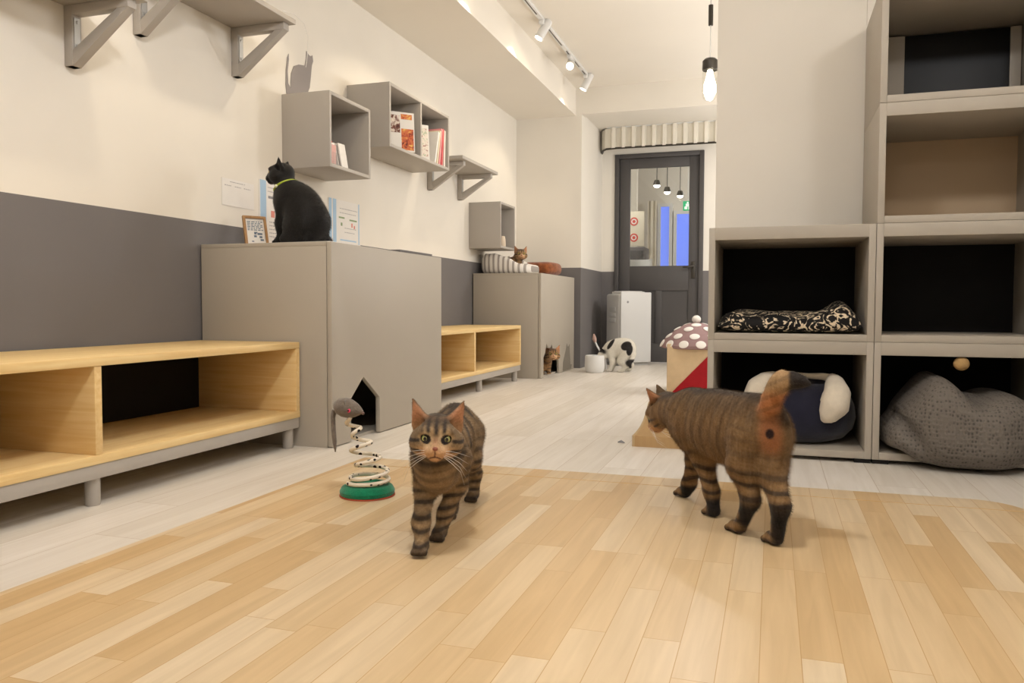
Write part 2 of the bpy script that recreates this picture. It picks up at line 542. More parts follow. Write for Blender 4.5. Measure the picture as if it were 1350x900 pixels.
# ------------------------------------------------------------------ benches
def bench(label, xf, y0, y1, zt, divs, legs):
    t = thing('storage_bench', label, 'bench', (xf - .2, (y0 + y1) / 2, 0), 0, 'pine storage benches along the left wall')
    xb, z0, th = XW + .012, .122, .026
    MB().box(xb, xf, y0, y1, zt - th, zt, .0025).build('top_board', M_PINEX, t)
    MB().box(xb, xf, y0, y1, z0, z0 + th, .0025).build('bottom_board', M_PINEX, t)
    for y in (y0, y1 - th):
        MB().box(xb, xf - .001, y, y + th, z0 + th, zt - th, .002).build('end_panel', M_PINEZ, t)
    for y in divs:
        MB().box(xb, xf - .003, y - th / 2, y + th / 2, z0 + th, zt - th, .002).build('divider', M_PINEZ, t)
    MB().box(xb, xb + .008, y0 + th, y1 - th, z0 + th, zt - th).build('back_panel', M_BLACK, t)
    MB().box(xf - .05, xf - .004, y0 + .004, y1 - .004, z0 - .042, z0, .002).box(xb, xb + .04, y0 + .004, y1 - .004, z0 - .042, z0, .002).build('base_rail', M_GREY, t)
    for y in legs:
        for x in (xf - .032, xb + .06):
            MB().lathe([(.019, 0), (.021, .004), (.021, .08)], (x, y, 0), 20).build('leg', M_GREY, t)
    return t
bench('near pine bench with open compartments, in front of the house-door cabinet', -1.832, .80, 2.822, .430, (1.80,), (.85, 1.80, 2.78))
bench('far pine bench with two open compartments, between the two grey cabinets', -1.852, 3.985, 5.90, .430, (4.905,), (4.03, 5.05, 5.83))

# ------------------------------------------------------------------ tall grey cabinets with cat doors
def cabinet(label, xf, y0, y1, zt, notch):
    t = thing('cabinet', label, 'cabinet', ((XW + xf) / 2, (y0 + y1) / 2, 0), 0, 'grey cat cabinets along the left wall')
    xb, xc, th = XW + .01, xf - .024, .018
    for y in (y0, y1 - th):
        MB().box(xb, xc, y, y + th, 0, zt - th, .0015).build('side_panel', M_GREYD, t)
    MB().box(xb, xc, y0, y1, zt - th, zt, .0015).build('top_panel', M_GREYD, t)
    MB().box(xb, xc - .01, y0 + th, y1 - th, 0, .012).build('floor_panel', M_GREYD, t)
    MB().box(xb, xb + .006, y0 + th, y1 - th, .012, zt - th).build('back_panel', M_BLACK, t)
    out = [(y0, .004)] + notch + [(y1, .004), (y1, zt - .002), (y0, zt - .002)]
    MB().prism(out, 'x', xc + .003, xf, .0012).build('door', M_GREYD, t)
    return t
cabA = cabinet('near grey cabinet with a house-shaped cat door at floor level', -1.69, 2.834, 3.955, .837,
        [(2.985, .004), (2.985, .185), (3.095, .27), (3.245, .165), (3.245, .004)])
cabB = cabinet('far grey cabinet with a cat-shaped door opening and silhouette', -1.745, 6.086, 7.195, .842,
        [(6.165, .004), (6.165, .165), (6.215, .20), (6.25, .275), (6.30, .235), (6.37, .232), (6.42, .262), (6.455, .19), (6.60, .165), (6.655, .10), (6.66, .004)])
# grey cat silhouette stuck on the far cabinet door
sil = [(6.78, .01), (7.09, .01), (7.11, .045), (7.06, .05), (7.05, .10), (7.03, .17), (7.015, .235), (6.985, .215), (6.955, .215), (6.925, .245), (6.90, .20), (6.85, .15), (6.80, .09)]
MB().prism(sil, 'x', -1.745, -1.743).build('cat_silhouette', mat('silhouette_grey', (132, 124, 112), .6, .3, .02, 5), cabB)

# ------------------------------------------------------------------ wall cubes and shelves
def cube_box(label, y0, y1, z0, z1, xf=-2.06, div=()):
    t = thing('wall_cube', label, 'shelf', (XW, (y0 + y1) / 2, z0), 0, 'grey box shelves on the left wall')
    th, xb = .018, XW + .001
    for y in (y0, y1 - th):
        MB().box(xb, xf, y, y + th, z0, z1, .0015).build('side_panel', M_GREY, t)
    MB().box(xb, xf, y0 + th, y1 - th, z1 - th, z1, .0015).build('top_panel', M_GREY, t)
    MB().box(xb, xf, y0 + th, y1 - th, z0, z0 + th, .0015).build('bottom_panel', M_GREY, t)
    MB().box(xb, xb + .006, y0 + th, y1 - th, z0 + th, z1 - th).build('back_panel', M_GREY, t)
    for y in div:
        MB().box(xb + .006, xf - .001, y - th / 2, y + th / 2, z0 + th, z1 - th, .0015).build('divider', M_GREY, t)
    return t
cube_box('single grey box shelf above the black cat', 3.448, 3.863, 1.256, 1.622)
cube_box('double grey box shelf holding magazines', 4.087, 4.957, 1.474, 1.832, div=(4.515,))
cube_box('small empty grey box shelf above the striped cat bed', 6.012, 6.385, 1.04, 1.405)

def wall_shelf(label, y0, y1, z, brs, hb=.205):
    t = thing('wall_shelf', label, 'shelf', (XW, (y0 + y1) / 2, z), 0, 'grey bracket shelves on the left wall')
    MB().box(XW + .001, -2.03, y0, y1, z, z + .022, .002).build('board', M_GREY, t)
    for y in brs:
        b = MB().box(XW + .001, XW + .036, y, y + .04, z - hb, z, .002)
        b.box(XW + .036, -2.055, y, y + .04, z - .032, z, .002)
        p0, p1, w_ = Vector((XW + .002, z - hb + .004)), Vector((-2.06, z - .004)), .03
        b.prism([(XW + .004, z - hb), (XW + .036, z - hb), (-2.055, z - .03), (-2.10, z - .03), (XW + .030, z - hb + .05)], 'y', y + .002, y + .038, .0015)
        br = b.build('bracket', M_GREY, t)
        pl = MB().box(XW + .036, XW + .039, y + .008, y + .032, z - .15, z - .04)
        for zz in (z - .055, z - .135):
            pl.ell((XW + .039, y + .02, zz), (.004, .006, .006), seg=10)
        o = pl.build('angle_plate', M_METAL, br)
        o.matrix_parent_inverse = Matrix.Identity(4)
    return t
wall_shelf('lower left grey bracket shelf at the top left picture edge', .9, 2.235, 1.603, (1.2, 2.168))
wall_shelf('high grey bracket shelf with a thin cord hanging off its end', 2.40, 3.12, 1.82, (2.481, 3.063), .215)
wall_shelf('grey bracket shelf between the magazine box and the small box', 5.12, 5.86, 1.585, (5.199, 5.765), .19)
tag(MB().tube([(-2.03, 3.02, 1.847), (-2.02, 3.09, 1.856), (-2.015, 3.16, 1.84), (-2.02, 3.20, 1.79), (-2.03, 3.21, 1.72), (-2.035, 3.205, 1.66)], .0014, 6)
    .build('cord', M_PAPER), 'thin pale cord hanging off the end of the high shelf', 'cord')
# cat shaped wall sticker
sx = XW + .001
st = [(3.49, 1.63), (3.665, 1.63), (3.668, 1.665), (3.70, 1.72), (3.712, 1.78), (3.722, 1.84), (3.735, 1.865), (3.728, 1.895), (3.715, 1.885), (3.695, 1.885), (3.672, 1.90), (3.668, 1.86), (3.655, 1.82), (3.60, 1.81), (3.555, 1.79), (3.53, 1.745), (3.525, 1.70), (3.525, 1.672), (3.505, 1.69), (3.50, 1.75), (3.512, 1.81), (3.51, 1.838), (3.497, 1.815), (3.485, 1.75), (3.482, 1.68)]
tag(MB().prism(st, 'x', sx, sx + .002).build('wall_sticker', mat('sticker_grey', (150, 143, 140), .7, .2, .02, 5)), 'grey sitting-cat silhouette sticker above the single box shelf', 'sticker')

# ------------------------------------------------------------------ right-hand stacking cubbies
YC = 3.2
def cubby(label, x0, x1, z0, z1, back, glass=False, feet=False):
    t = thing('cubby_unit', label, 'cubby', ((x0 + x1) / 2, YC + .26, z0), 0, 'grey stacking cubby units on the right')
    yb = 3.73
    tl, tt, tb = .0235, .0475, .026
    for xa, xb in ((x0, x0 + tl), (x1 - tl, x1)):
        MB().box(xa, xb, YC, yb, z0, z1, .0012).build('side_panel', M_GREYD, t)
    MB().box(x0 + tl, x1 - tl, YC, yb, z1 - tt, z1, .0012).build('top_panel', M_GREYD, t)
    MB().box(x0 + tl, x1 - tl, YC, yb, z0, z0 + tb, .0012).build('bottom_panel', M_GREYD, t)
    if back:
        MB().box(x0 + tl, x1 - tl, yb - .008, yb, z0 + tb, z1 - tt).build('back_panel', M_BLACK, t)
    if feet:
        for x in (x0 + .03, x1 - .03):
            for y in (YC + .03, yb - .03):
                MB().box(x - .028, x + .028, y - .025, y + .025, 0, z0, .002).build('foot', M_BLACK, t)
    return t
cubby('lower left grey cubby unit holding the navy donut bed', -.2395, .3555, .016, .450, True, feet=True)
cubby('upper left grey cubby unit holding the damask cushion', -.2395, .3555, .451, .884, True)
cubby('bottom right grey cubby unit with the knitted pouf bulging out', .3575, .9525, .016, .450, True, feet=True)
cubby('dark empty grey cubby unit above the knitted pouf', .3575, .9525, .451, .884, True)
t_open = cubby('open grey cubby unit with a beige back on the right', .3575, .9525, .885, 1.318, False)
MB().box(.381, .929, 3.722, 3.73, .911, 1.27).build('back_panel', mat('tan_board', (206, 180, 148), .8, .2, .02, 5), t_open)
t = cubby('topmost right grey cubby unit with a dark glass pane', .3575, .9525, 1.319, 1.755, False)
MB().box(.385, .925, 3.704, 3.712, 1.35, 1.70).build('dark_pane', mat('black_glass', (17, 15, 13), .35, .2, .1, 4), t)
for xa, xb in ((.385, .502), (.885, .925)):
    MB().box(xa, xb, 3.694, 3.703, 1.35, 1.70, .002).build('pane_frame', M_GREYD, t)
# ------------------------------------------------------------------ things on and around the furniture
ZA, ZB = .8372, .8422
# framed picture leaning, angled to the room
def rotated(loc, rz, tilt=0.):
    return Matrix.Translation(loc) @ Matrix.Rotation(rz, 4, 'Z') @ Matrix.Rotation(tilt, 4, 'X')
t = thing('picture_frame', 'small wooden picture frame leaning back at the cabinet corner beside the black cat', 'frame', (-2.20, 3.06, ZA))
mv = rotated((-2.20, 3.06, ZA + .001), .92, -.34)
MB().ring_prism([(-.052, 0), (.052, 0), (.052, .150), (-.052, .150)], [(-.041, .011), (.041, .011), (.041, .139), (-.041, .139)], 'y', -.007, .007).build('frame', wood_mat('frame_wood', (150, 112, 72), (182, 142, 98), (30, 30, 30)), t, move=mv)
p = MB().box(-.041, .041, .0, .003, .011, .139).build('print', M_PAPER, t, move=mv)
ln = MB()
rr = random.Random(2)
for k in range(6):
    z = .122 - k * .008
    x = -.034
    while x < .028:
        wd = rr.uniform(.006, .016)
        ln.box(x, min(x + wd, .035), -.0008, 0, z, z + .004)
        x += wd + .004
for k in range(8):
    x, z = rr.uniform(-.034, .02), rr.uniform(.025, .07)
    ln.box(x, x + rr.uniform(.006, .018), -.0008, 0, z, z + rr.uniform(.004, .010))
ln.build('printed_lines', mat('slate_ink', (120, 132, 148), .8, .1, .05, 20), p, move=mv)
MB().box(-.012, .012, .006, .01, .0, .11).build('stand', M_BLACK, t, move=rotated((-2.20, 3.06, ZA + .001), .92, -.34) @ Matrix.Translation((0, .002, .0)))

M_TEXT = pattern_mat('printed_text', 'stripes', (150, 148, 150), (236, 232, 226), 26, .8, .62, (0, 1, 0))
M_TEXT.node_tree.nodes['Wave Texture'].bands_direction = 'Y'
M_TEXT.node_tree.nodes['Wave Texture'].inputs['Distortion'].default_value = 6
M_GRN = mat('green_ink', (150, 168, 130), .8, .1, .02, 20)
def sheet(name, label, y0, y1, z0, z1, paint):
    o = MB().box(XW + .0005, XW + .0022, y0, y1, z0, z1).build(name, M_PAPER)
    tag(o, label, 'notice', 'paper notices on the left wall')
    for nm, m, (a, c, e, f) in paint:
        q = MB().box(XW + .0022, XW + .003, y0 + a * (y1 - y0), y0 + c * (y1 - y0), z0 + e * (z1 - z0), z0 + f * (z1 - z0)).build(nm, m)
        q.parent = o
    return o
def rows(n, z1, z0, a, b, h=.013):
    return [('text_line', M_TEXT, (a, b - .06 * (k % 3), z1 + (z0 - z1) * k / max(1, n - 1), z1 + (z0 - z1) * k / max(1, n - 1) + h)) for k in range(n)]
sheet('wall_notice', 'plain white paper notice on the wall above the picture frame', 2.985, 3.215, 1.025, 1.145,
      [('text_line', M_TEXT, (.08 + .3 * k, .28 + .3 * k, .74, .765)) for k in range(3)] + [('text_line', M_TEXT, (.25, .7, .89, .915))])
sheet('wall_notice', 'white notice with a pale blue margin on the wall left of the black cat', 3.255, 3.53, .86, 1.178,
      [('blue_margin', M_BLUE, (.03, .2, .0, 1.)), ('heading', M_INK, (.26, .56, .74, .78)), ('red_mark', M_REDP, (.34, .44, .46, .56))] + rows(2, .90, .84, .26, .62) + rows(5, .38, .16, .28, .94))
sheet('wall_notice', 'white notice with blue side stripes on the wall right of the black cat', 3.875, 4.225, .875, 1.172,
      [('blue_margin', M_BLUE, (.02, .10, .0, 1.)), ('blue_margin', M_BLUE, (.14, .24, 0, 1.)), ('blue_margin', M_BLUE, (.955, .985, .05, 1.)),
       ('green_mark', M_GRN, (.32, .5, .66, .69)), ('green_mark', M_GRN, (.66, .9, .64, .67)), ('green_mark', M_GRN, (.38, .43, .52, .58)), ('red_mark', M_REDP, (.72, .76, .52, .60)), ('red_mark', M_REDP, (.80, .84, .50, .56)),
       ('blue_line', M_BLUE, (.36, .88, .24, .265)), ('blue_line', M_BLUE, (.36, .84, .16, .185))] + rows(2, .84, .76, .34, .92) + rows(2, .48, .40, .5, .88))
# leaflets and papers lying on the near cabinet
def lying(name, label, cat, x, y, sx_, sy_, h, rz, m, z=ZA, group=None):
    o = MB().box(-sx_ / 2, sx_ / 2, -sy_ / 2, sy_ / 2, 0, h, min(.001, h * .3)).build(name, m, move=Matrix.Translation((x, y, z + .0004)) @ Matrix.Rotation(rz, 4, 'Z'))
    return tag(o, label, cat, group)
lying('leaflet', 'red and blue printed leaflet lying behind the picture frame', 'leaflet', -2.14, 3.30, .15, .2, .022, .2, photo_mat('leaflet_print', [(96, 120, 170), (232, 226, 220), (226, 96, 84), (222, 100, 90)], 9))
lying('wooden_tray', 'flat light wooden block beside the picture frame foot', 'block', -2.105, 3.02, .10, .035, .013, .1, wood_mat('tray_wood', (186, 142, 92), (206, 164, 112), (20, 20, 20)))
lying('paper_sheet', 'white sheet of paper lying under the black cat', 'paper', -1.88, 2.99, .34, .24, .003, -.04, M_PAPER)
lying('dark_folder', 'dark grey flat folder lying at the far end of the near cabinet top', 'folder', -1.775, 3.69, .13, .38, .012, 0, M_DARKW)

# leaflet holders in the single box shelf
zb = 1.256 + .0185
t = thing('card_holder', 'clear acrylic holder with red and white cards in the single box shelf', 'holder', (-2.095, 3.53, zb))
M_ACR = glass_mat('acrylic', (.95, .95, .95), .02)
MB().box(-2.12, -2.07, 3.495, 3.555, zb, zb + .004).box(-2.12, -2.117, 3.495, 3.555, zb, zb + .14).box(-2.073, -2.07, 3.495, 3.555, zb, zb + .06).build('holder', M_ACR, t)
for k, m in enumerate((M_RED, M_PAPER, mat('pinkish_card', (226, 178, 170), .6, .2, .04, 20))):
    MB().box(-2.113 + k * .011, -2.107 + k * .011, 3.50, 3.55, zb + .004, zb + .125 - k * .012, .001).build('card', m, t)
t = thing('leaflet_stack', 'fanned stack of white leaflets leaning in the single box shelf', 'leaflets', (-2.10, 3.64, zb))
for k in range(5):
    MB().box(-.004, .004, -.045, .045, 0, .128 - .004 * (k % 2), .001).build('leaflet', M_PAPER if k != 1 else mat('lilac_card', (176, 160, 190), .6, .2, .06, 20), t,
        move=Matrix.Translation((-2.155 + .015 * k, 3.635 + .004 * k, zb + .001)) @ Matrix.Rotation(-.12, 4, 'Y') @ Matrix.Rotation(.05 * k - .1, 4, 'X') @ Matrix.Rotation(.15, 4, 'Z'))

# magazines in the double box
zb = 1.474 + .0185
def mag(label, x, y, w_, h, th, ry, rx, rz, m, cover=None):
    """w_ along local y (cover width), th along x"""
    mv = Matrix.Translation((x, y, zb + .002)) @ Matrix.Rotation(rz, 4, 'Z') @ Matrix.Rotation(rx, 4, 'X') @ Matrix.Rotation(ry, 4, 'Y')
    t = thing('magazine', label, 'magazine', (x, y, zb), 0, 'magazines in the double box shelf')
    MB().box(-th / 2, th / 2 - .0008, -w_ / 2, w_ / 2, 0, h, .0008).build('pages', M_PAPER, t, move=mv)
    MB().box(th / 2 - .0008, th / 2 + .0006, -w_ / 2, w_ / 2, 0, h).box(-th / 2 - .0006, th / 2 + .0006, -w_ / 2 - .001, -w_ / 2, 0, h).build('cover', m, t, move=mv)
    if cover:
        b = MB()
        for (a, c, e, f) in cover[1]:
            b.box(th / 2 + .0006, th / 2 + .0014, -w_ / 2 + a * w_, -w_ / 2 + c * w_, e * h, f * h)
        b.build('cover_picture', cover[0], t, move=mv)
    return t
ph1 = photo_mat('cover_print_brown', [(70, 40, 36), (120, 74, 62), (232, 220, 208), (206, 190, 176)], 22)
ph2 = photo_mat('cover_print_orange', [(48, 36, 34), (196, 92, 62), (214, 130, 76), (236, 214, 120)], 26)
M_COVW = mat('cover_white', (236, 232, 226), .35, .4, .02, 10)
mag('white magazine with a dark brown cover photo, leaning at the left of the double box', -2.115, 4.20, .14, .205, .012, -.08, 0, -.75, M_COVW, (ph1, [(.1, .95, .42, .92), (.06, .4, .12, .25)]))
mag('white magazine with an orange cat cover photo, leaning beside the divider', -2.105, 4.36, .14, .235, .012, -.08, 0, -.75, M_COVW, (ph2, [(.12, .95, .04, .58), (.3, .9, .82, .95)]))
mag('magazine with a small-picture cover turned outward in the right compartment', -2.13, 4.625, .150, .225, .012, -.10, 0, -.7, M_COVW, (photo_mat('cover_print_mixed', [(150, 90, 74), (236, 226, 214), (228, 220, 206), (140, 170, 130)], 30), [(.05, .95, .1, .9)]))
spn = [('white book leaning steeply in the right compartment', 4.750, (238, 234, 228), .022, .215, -.30), ('yellow-topped white book leaning in the right compartment', 4.785, (240, 226, 196), .018, .225, -.24),
       ('pink spined book standing near the right end of the double box', 4.822, (240, 160, 160), .020, .24, -.17), ('red spined book second from the right end of the double box', 4.860, (222, 96, 98), .020, .242, -.11),
       ('white book rightmost in the double box', 4.900, (238, 226, 214), .024, .235, -.05)]
for lb, y, c, th, h, lean in spn:
    mv = Matrix.Translation((-2.15, y, zb + .002)) @ Matrix.Rotation(lean, 4, 'X')
    t = thing('book', lb, 'book', (-2.15, y, zb), 0, 'books in the double box shelf')
    MB().box(-.075, .075, -th / 2 + .001, th / 2 - .001, .001, h - .002).build('pages', M_PAPER, t, move=mv)
    MB().box(-.078, .079, -th / 2, -th / 2 + .001, 0, h).box(-.078, .079, th / 2 - .001, th / 2, 0, h).box(.077, .079, -th / 2, th / 2, 0, h, .0005).build('cover', mat('cover_%d_%d_%d' % c, c, .4, .4, .05, 14), t, move=mv)
# pale block seen in the small box shelf
tag(MB().lathe([(.03, 0), (.032, .004), (.03, .06), (.024, .085), (.001, .088)], (-2.10, 6.16, 1.0585), 20).build('candle', mat('cream_wax', (226, 208, 184), .6, .3, .03, 10)), 'short cream pillar candle in the small box shelf', 'candle')

# ------------------------------------------------------------------ striped cat bed and brown cushion on the far cabinet
t = thing('cat_bed', 'grey-white striped rectangular cat bed on the far cabinet', 'bed', (-2.08, 6.34, ZB))
M_STR = pattern_mat('striped_cotton', 'stripes', (168, 160, 152), (238, 232, 224), 7.5, .85, .36)
M_FLEECE = mat('cream_fleece', (222, 212, 196), .95, .1, .06, 40, bump=.5, bscale=160)
def puff_ring(x0, x1, y0, y1, r, hfun, seg=14, n=96):
    """a stuffed wall running round a rounded rectangle"""
    pts = []
    rc = .11
    for cx, cy, a0 in ((x1 - rc, y1 - rc, 0), (x0 + rc, y1 - rc, 90), (x0 + rc, y0 + rc, 180), (x1 - rc, y0 + rc, 270)):
        for k in range(n // 4):
            a = math.radians(a0 + 90 * k / (n // 4 - 1))
            pts.append((cx + rc * math.cos(a), cy + rc * math.sin(a)))
    t_ = bmesh.new()
    rings = []
    m_ = len(pts)
    for i, (x, y) in enumerate(pts):
        dx, dy = pts[(i + 1) % m_][0] - pts[i - 1][0], pts[(i + 1) % m_][1] - pts[i - 1][1]
        L = math.hypot(dx, dy) or 1
        nx, ny = dy / L, -dx / L
        h = hfun(x, y)
        ring = []
        for k in range(seg):
            a = 2 * PI * k / seg
            wob = 1 + .02 * math.sin(i * .55) 
            ca, sa = math.cos(a), math.sin(a)
            e = .7
            ring.append(t_.verts.new((x + nx * r * wob * math.copysign(abs(ca) ** e, ca), y + ny * r * wob * math.copysign(abs(ca) ** e, ca), ZB + .001 + h / 2 + h / 2 * wob * .98 * math.copysign(abs(sa) ** e, sa))))
        rings.append(ring)
    for i in range(m_):
        a, b = rings[i], rings[(i + 1) % m_]
        for k in range(seg):
            l = (k + 1) % seg
            t_.faces.new((a[k], a[l], b[l], b[k]))
    bmesh.ops.recalc_face_normals(t_, faces=t_.faces)
    return t_
hb = lambda x, y: .165 - .085 * max(0, min(1, (x + 2.10) / .13))
b = MB()
b._add(puff_ring(-2.27, -1.92, 6.18, 6.56, .045, hb))
b.build('bed_wall', M_STR, t)
MB().box(-2.27, -1.92, 6.18, 6.56, ZB + .001, ZB + .045, .02, 3).build('bed_cushion', M_FLEECE, t)

# ------------------------------------------------------------------ navy donut bed in the lower left cubby
zf = .016 + .0265
t = thing('donut_bed', 'navy round cat bed with white fleece-lined opening in the lower left cubby', 'bed', (.115, 3.46, zf))
M_NAVY = mat('navy_plush', (34, 34, 50), .9, .15, .1, 30, bump=.4, bscale=120, sheen=.3)
b = MB()
b.lathe([(.001, 0), (.12, .0), (.175, .018), (.208, .055), (.218, .10), (.212, .145), (.192, .19), (.16, .225), (.13, .235), (.105, .222), (.09, .19), (.082, .12), (.001, .10)], (.105, 3.447, zf + .0008), 56, 1., .97)
b.build('bed_body', M_NAVY, t)
# fleece collar that shows as white lobes left and right of the opening
M_FLW = mat('white_fleece', (228, 216, 196), .95, .1, .04, 50, bump=.6, bscale=200, sheen=.3)
for nm, pth, rads in (('fleece_lobe', [(.225, 3.36, .300), (.232, 3.30, .285), (.238, 3.265, .25), (.228, 3.245, .205), (.205, 3.245, .165), (.19, 3.255, .145)], [.02, .036, .050, .054, .036, .012]),
                      ('fleece_lobe', [(.01, 3.33, .305), (-.02, 3.30, .29), (-.05, 3.285, .262), (-.065, 3.28, .225), (-.06, 3.28, .19)], [.02, .034, .044, .042, .02]),
                      ('fleece_rim', [(-.02, 3.34, .300), (.03, 3.37, .308), (.08, 3.385, .306), (.14, 3.385, .304), (.19, 3.37, .305), (.235, 3.34, .300)], [.014, .014, .012, .011, .014, .016])):
    pp = []
    rr_ = []
    for i in range(len(pth) - 1):
        for k in range(4):
            f = k / 4
            pp.append(Vector(pth[i]).lerp(Vector(pth[i + 1]), f))
            rr_.append(rads[i] * (1 - f) + rads[i + 1] * f)
    pp.append(Vector(pth[-1]))
    rr_.append(rads[-1])
    MB().tube(pp, rr_, 16).build(nm, M_FLW, t)

# ------------------------------------------------------------------ damask cushion, upper left cubby
zf = .451 + .0265
bm = bmesh.new()
nx, ny = 60, 40
hx = lambda u, v: (1 - abs(u) ** 6) * (1 - abs(v) ** 6)
def cush(u, v, s):
    x = .058 + u * .262
    y = 3.452 + v * .225
    k = max(0., hx(u, v)) ** .45
    top = .052 + .008 * math.sin(u * 9 + v * 4) + .052 * math.exp(-((u - .78) / .2) ** 2) + .012 * math.exp(-((u + .8) / .3) ** 2)
    return (x, y, zf + .001 + (.024 + k * top if s > 0 else .024 - k * .0235))
g = {}
for s in (1, -1):
    for i in range(nx + 1):
        for j in range(ny + 1):
            edge = i in (0, nx) or j in (0, ny)
            if s < 0 and edge:
                g[s, i, j] = g[1, i, j]
                continue
            g[s, i, j] = bm.verts.new(cush(-1 + 2 * i / nx, -1 + 2 * j / ny, s))
    for i in range(nx):
        for j in range(ny):
            q = (g[s, i, j], g[s, i + 1, j], g[s, i + 1, j + 1], g[s, i, j + 1])
            bm.faces.new(q if s > 0 else q[::-1])
bmesh.ops.recalc_face_normals(bm, faces=bm.faces)
b = MB()
b._add(bm)
tag(b.build('cushion', pattern_mat('damask_cloth', 'damask', (24, 22, 22), (226, 208, 178), 21, .7, .56), ang=80), 'black and cream damask cushion slumped in the upper left cubby', 'cushion')

# ------------------------------------------------------------------ air purifier by the door
t = thing('air_purifier', 'white upright air purifier standing beside the charcoal door', 'air purifier', (-1.355, 7.86, 0), math.radians(44))
b = MB().box(-.185, .185, -.115, .125, .02, .70, .025, 4)
b.build('body', mat('purifier_white', (204, 202, 198), .4, .4, .01, 4), t, local=True)
MB().box(-.178, .178, -.135, -.117, .03, .715, .008, 3).build('front_panel', mat('purifier_front', (210, 209, 206), .3, .5, .008, 4), t, local=True)
MB().box(-.17, .17, -.10, .11, .0, .02, .003).build('base', mat('light_grey_plastic', (200, 198, 194), .4, .4, .02, 4), t, local=True)
b = MB().box(-.14, .14, -.08, .09, .70, .722, .008, 3)
for k in range(9):
    b.box(-.12, .12, -.06 + k * .016, -.052 + k * .016, .722, .728)
b.build('top_grille', mat('white_grille', (214, 212, 208), .4, .4, .01, 4), t, local=True)
b = MB()
for k in range(3):
    b.box(-.190, -.184, -.05, .06, .53 - k * .055, .57 - k * .055, .002)
b.build('side_vent', mat('vent_grey', (196, 195, 192), .4, .4, .02, 4), t, local=True)
MB().lathe([(.011, 0), (.011, .003)], (0, 0, 0), 20).build('sensor', M_INK, t, local=True, move=Matrix.Translation((-.1, -.134, .62)) @ Matrix.Rotation(PI / 2, 4, 'X'))

# ------------------------------------------------------------------ white water fountain and feather wand near the black and white cat
t = thing('water_fountain', 'white round pet water bowl on the floor in front of the black-and-white cat', 'bowl', (-1.475, 6.855, 0))
MB().lathe([(.001, .001), (.07, .001), (.082, .015), (.088, .06), (.085, .135), (.080, .15), (.074, .145), (.07, .12), (.001, .115)], (-1.475, 6.855, 0), 36).build('bowl', M_WPLAST, t)
MB().lathe([(.001, .11), (.02, .112), (.024, .135), (.018, .15), (.001, .152)], (-1.475, 6.855, 0), 20).build('spout', mat('spout_white', (214, 220, 224), .2, .5, .01, 4), t)
t = thing('toy_wand', 'slim white cat wand with a pink feather tip leaning by the niche corner', 'wand', (-1.44, 7.22, 0))
pts = [(-1.445, 7.17, .10), (-1.455, 7.17, .13), (-1.49, 7.172, .165), (-1.52, 7.175, .21), (-1.54, 7.18, .25)]
MB().tube([(-1.44, 7.17, .006), (-1.442, 7.17, .06)] + pts, .0085, 8).build('stick', M_WPLAST, t)
MB().tube([(-1.54, 7.18, .25), (-1.55, 7.182, .28), (-1.555, 7.185, .325)], [.012, .02, .006], 10).build('feather', mat('dusty_pink_feather', (206, 172, 160), .9, .1, .1, 40), t)

# ------------------------------------------------------------------ mushroom cat house
hx0, hx1, hy0, hy1, hz = -.655, -.315, 5.28, 5.66, .335
t = thing('cat_house', 'mushroom cat house with white-dotted mauve roof and beige and red box', 'cat house', (-.485, 5.47, 0))
M_BEI = mat('beige_felt', (222, 196, 158), .9, .1, .04, 30, bump=.3)
M_REDF = mat('red_felt', (170, 40, 46), .9, .1, .06, 30, bump=.3)
MB().box(hx0, hx1, hy0, hy1, 0, hz, .008, 2).build('box', M_BEI, t)
MB().prism([(hx0 + .03, .012), (hx1 + .001, .012), (hx1 + .001, hz - .004), (hx1 - .01, hz - .004)], 'y', hy0 - .004, hy0 + .003).build('front_panel', M_REDF, t)
MB().prism([(hy0 + .01, .012), (hy1 - .01, .012), (hy1 - .02, hz - .01)], 'x', hx1 - .002, hx1 + .004).build('side_panel', M_REDF, t)
cc = ((hx0 + hx1) / 2, (hy0 + hy1) / 2)
prof = [(.215, hz - .035), (.232, hz - .03), (.236, hz - .012), (.222, hz + .012), (.19, hz + .045), (.14, hz + .085), (.09, hz + .115), (.04, hz + .132), (.001, hz + .136)]
cap = MB().lathe(prof, (cc[0], cc[1], 0), 48).build('roof', mat('mauve_felt', (158, 130, 128), .9, .1, .05, 30, bump=.3), t)
M_DOT = mat('white_felt', (240, 234, 226), .9, .1, .02, 30, bump=.3)
dots = []
for ring, (r, z, nr, nz, n, o) in enumerate(((.229, hz - .002, .85, .5, 13, .1), (.185, hz + .049, .62, .78, 10, .35), (.125, hz + .0955, .5, .87, 6, .2), (.07, hz + .122, .35, .94, 3, .6))):
    for k in range(n):
        a = o + 2 * PI * k / n
        nrm = Vector((math.cos(a) * nr, math.sin(a) * nr, nz)).normalized()
        R = nrm.to_track_quat('Z', 'Y').to_matrix().to_4x4()
        MB().ell((cc[0] + math.cos(a) * r, cc[1] + math.sin(a) * r, z), (.033, .028, .006), R, 20).build('dot', M_DOT, cap)
MB().ell((cc[0], cc[1], hz + .157), (.03, .03, .028), None, 24).build('pompom', mat('pompom_white', (240, 234, 226), .95, .1, .04, 60, bump=1., bscale=150), t)

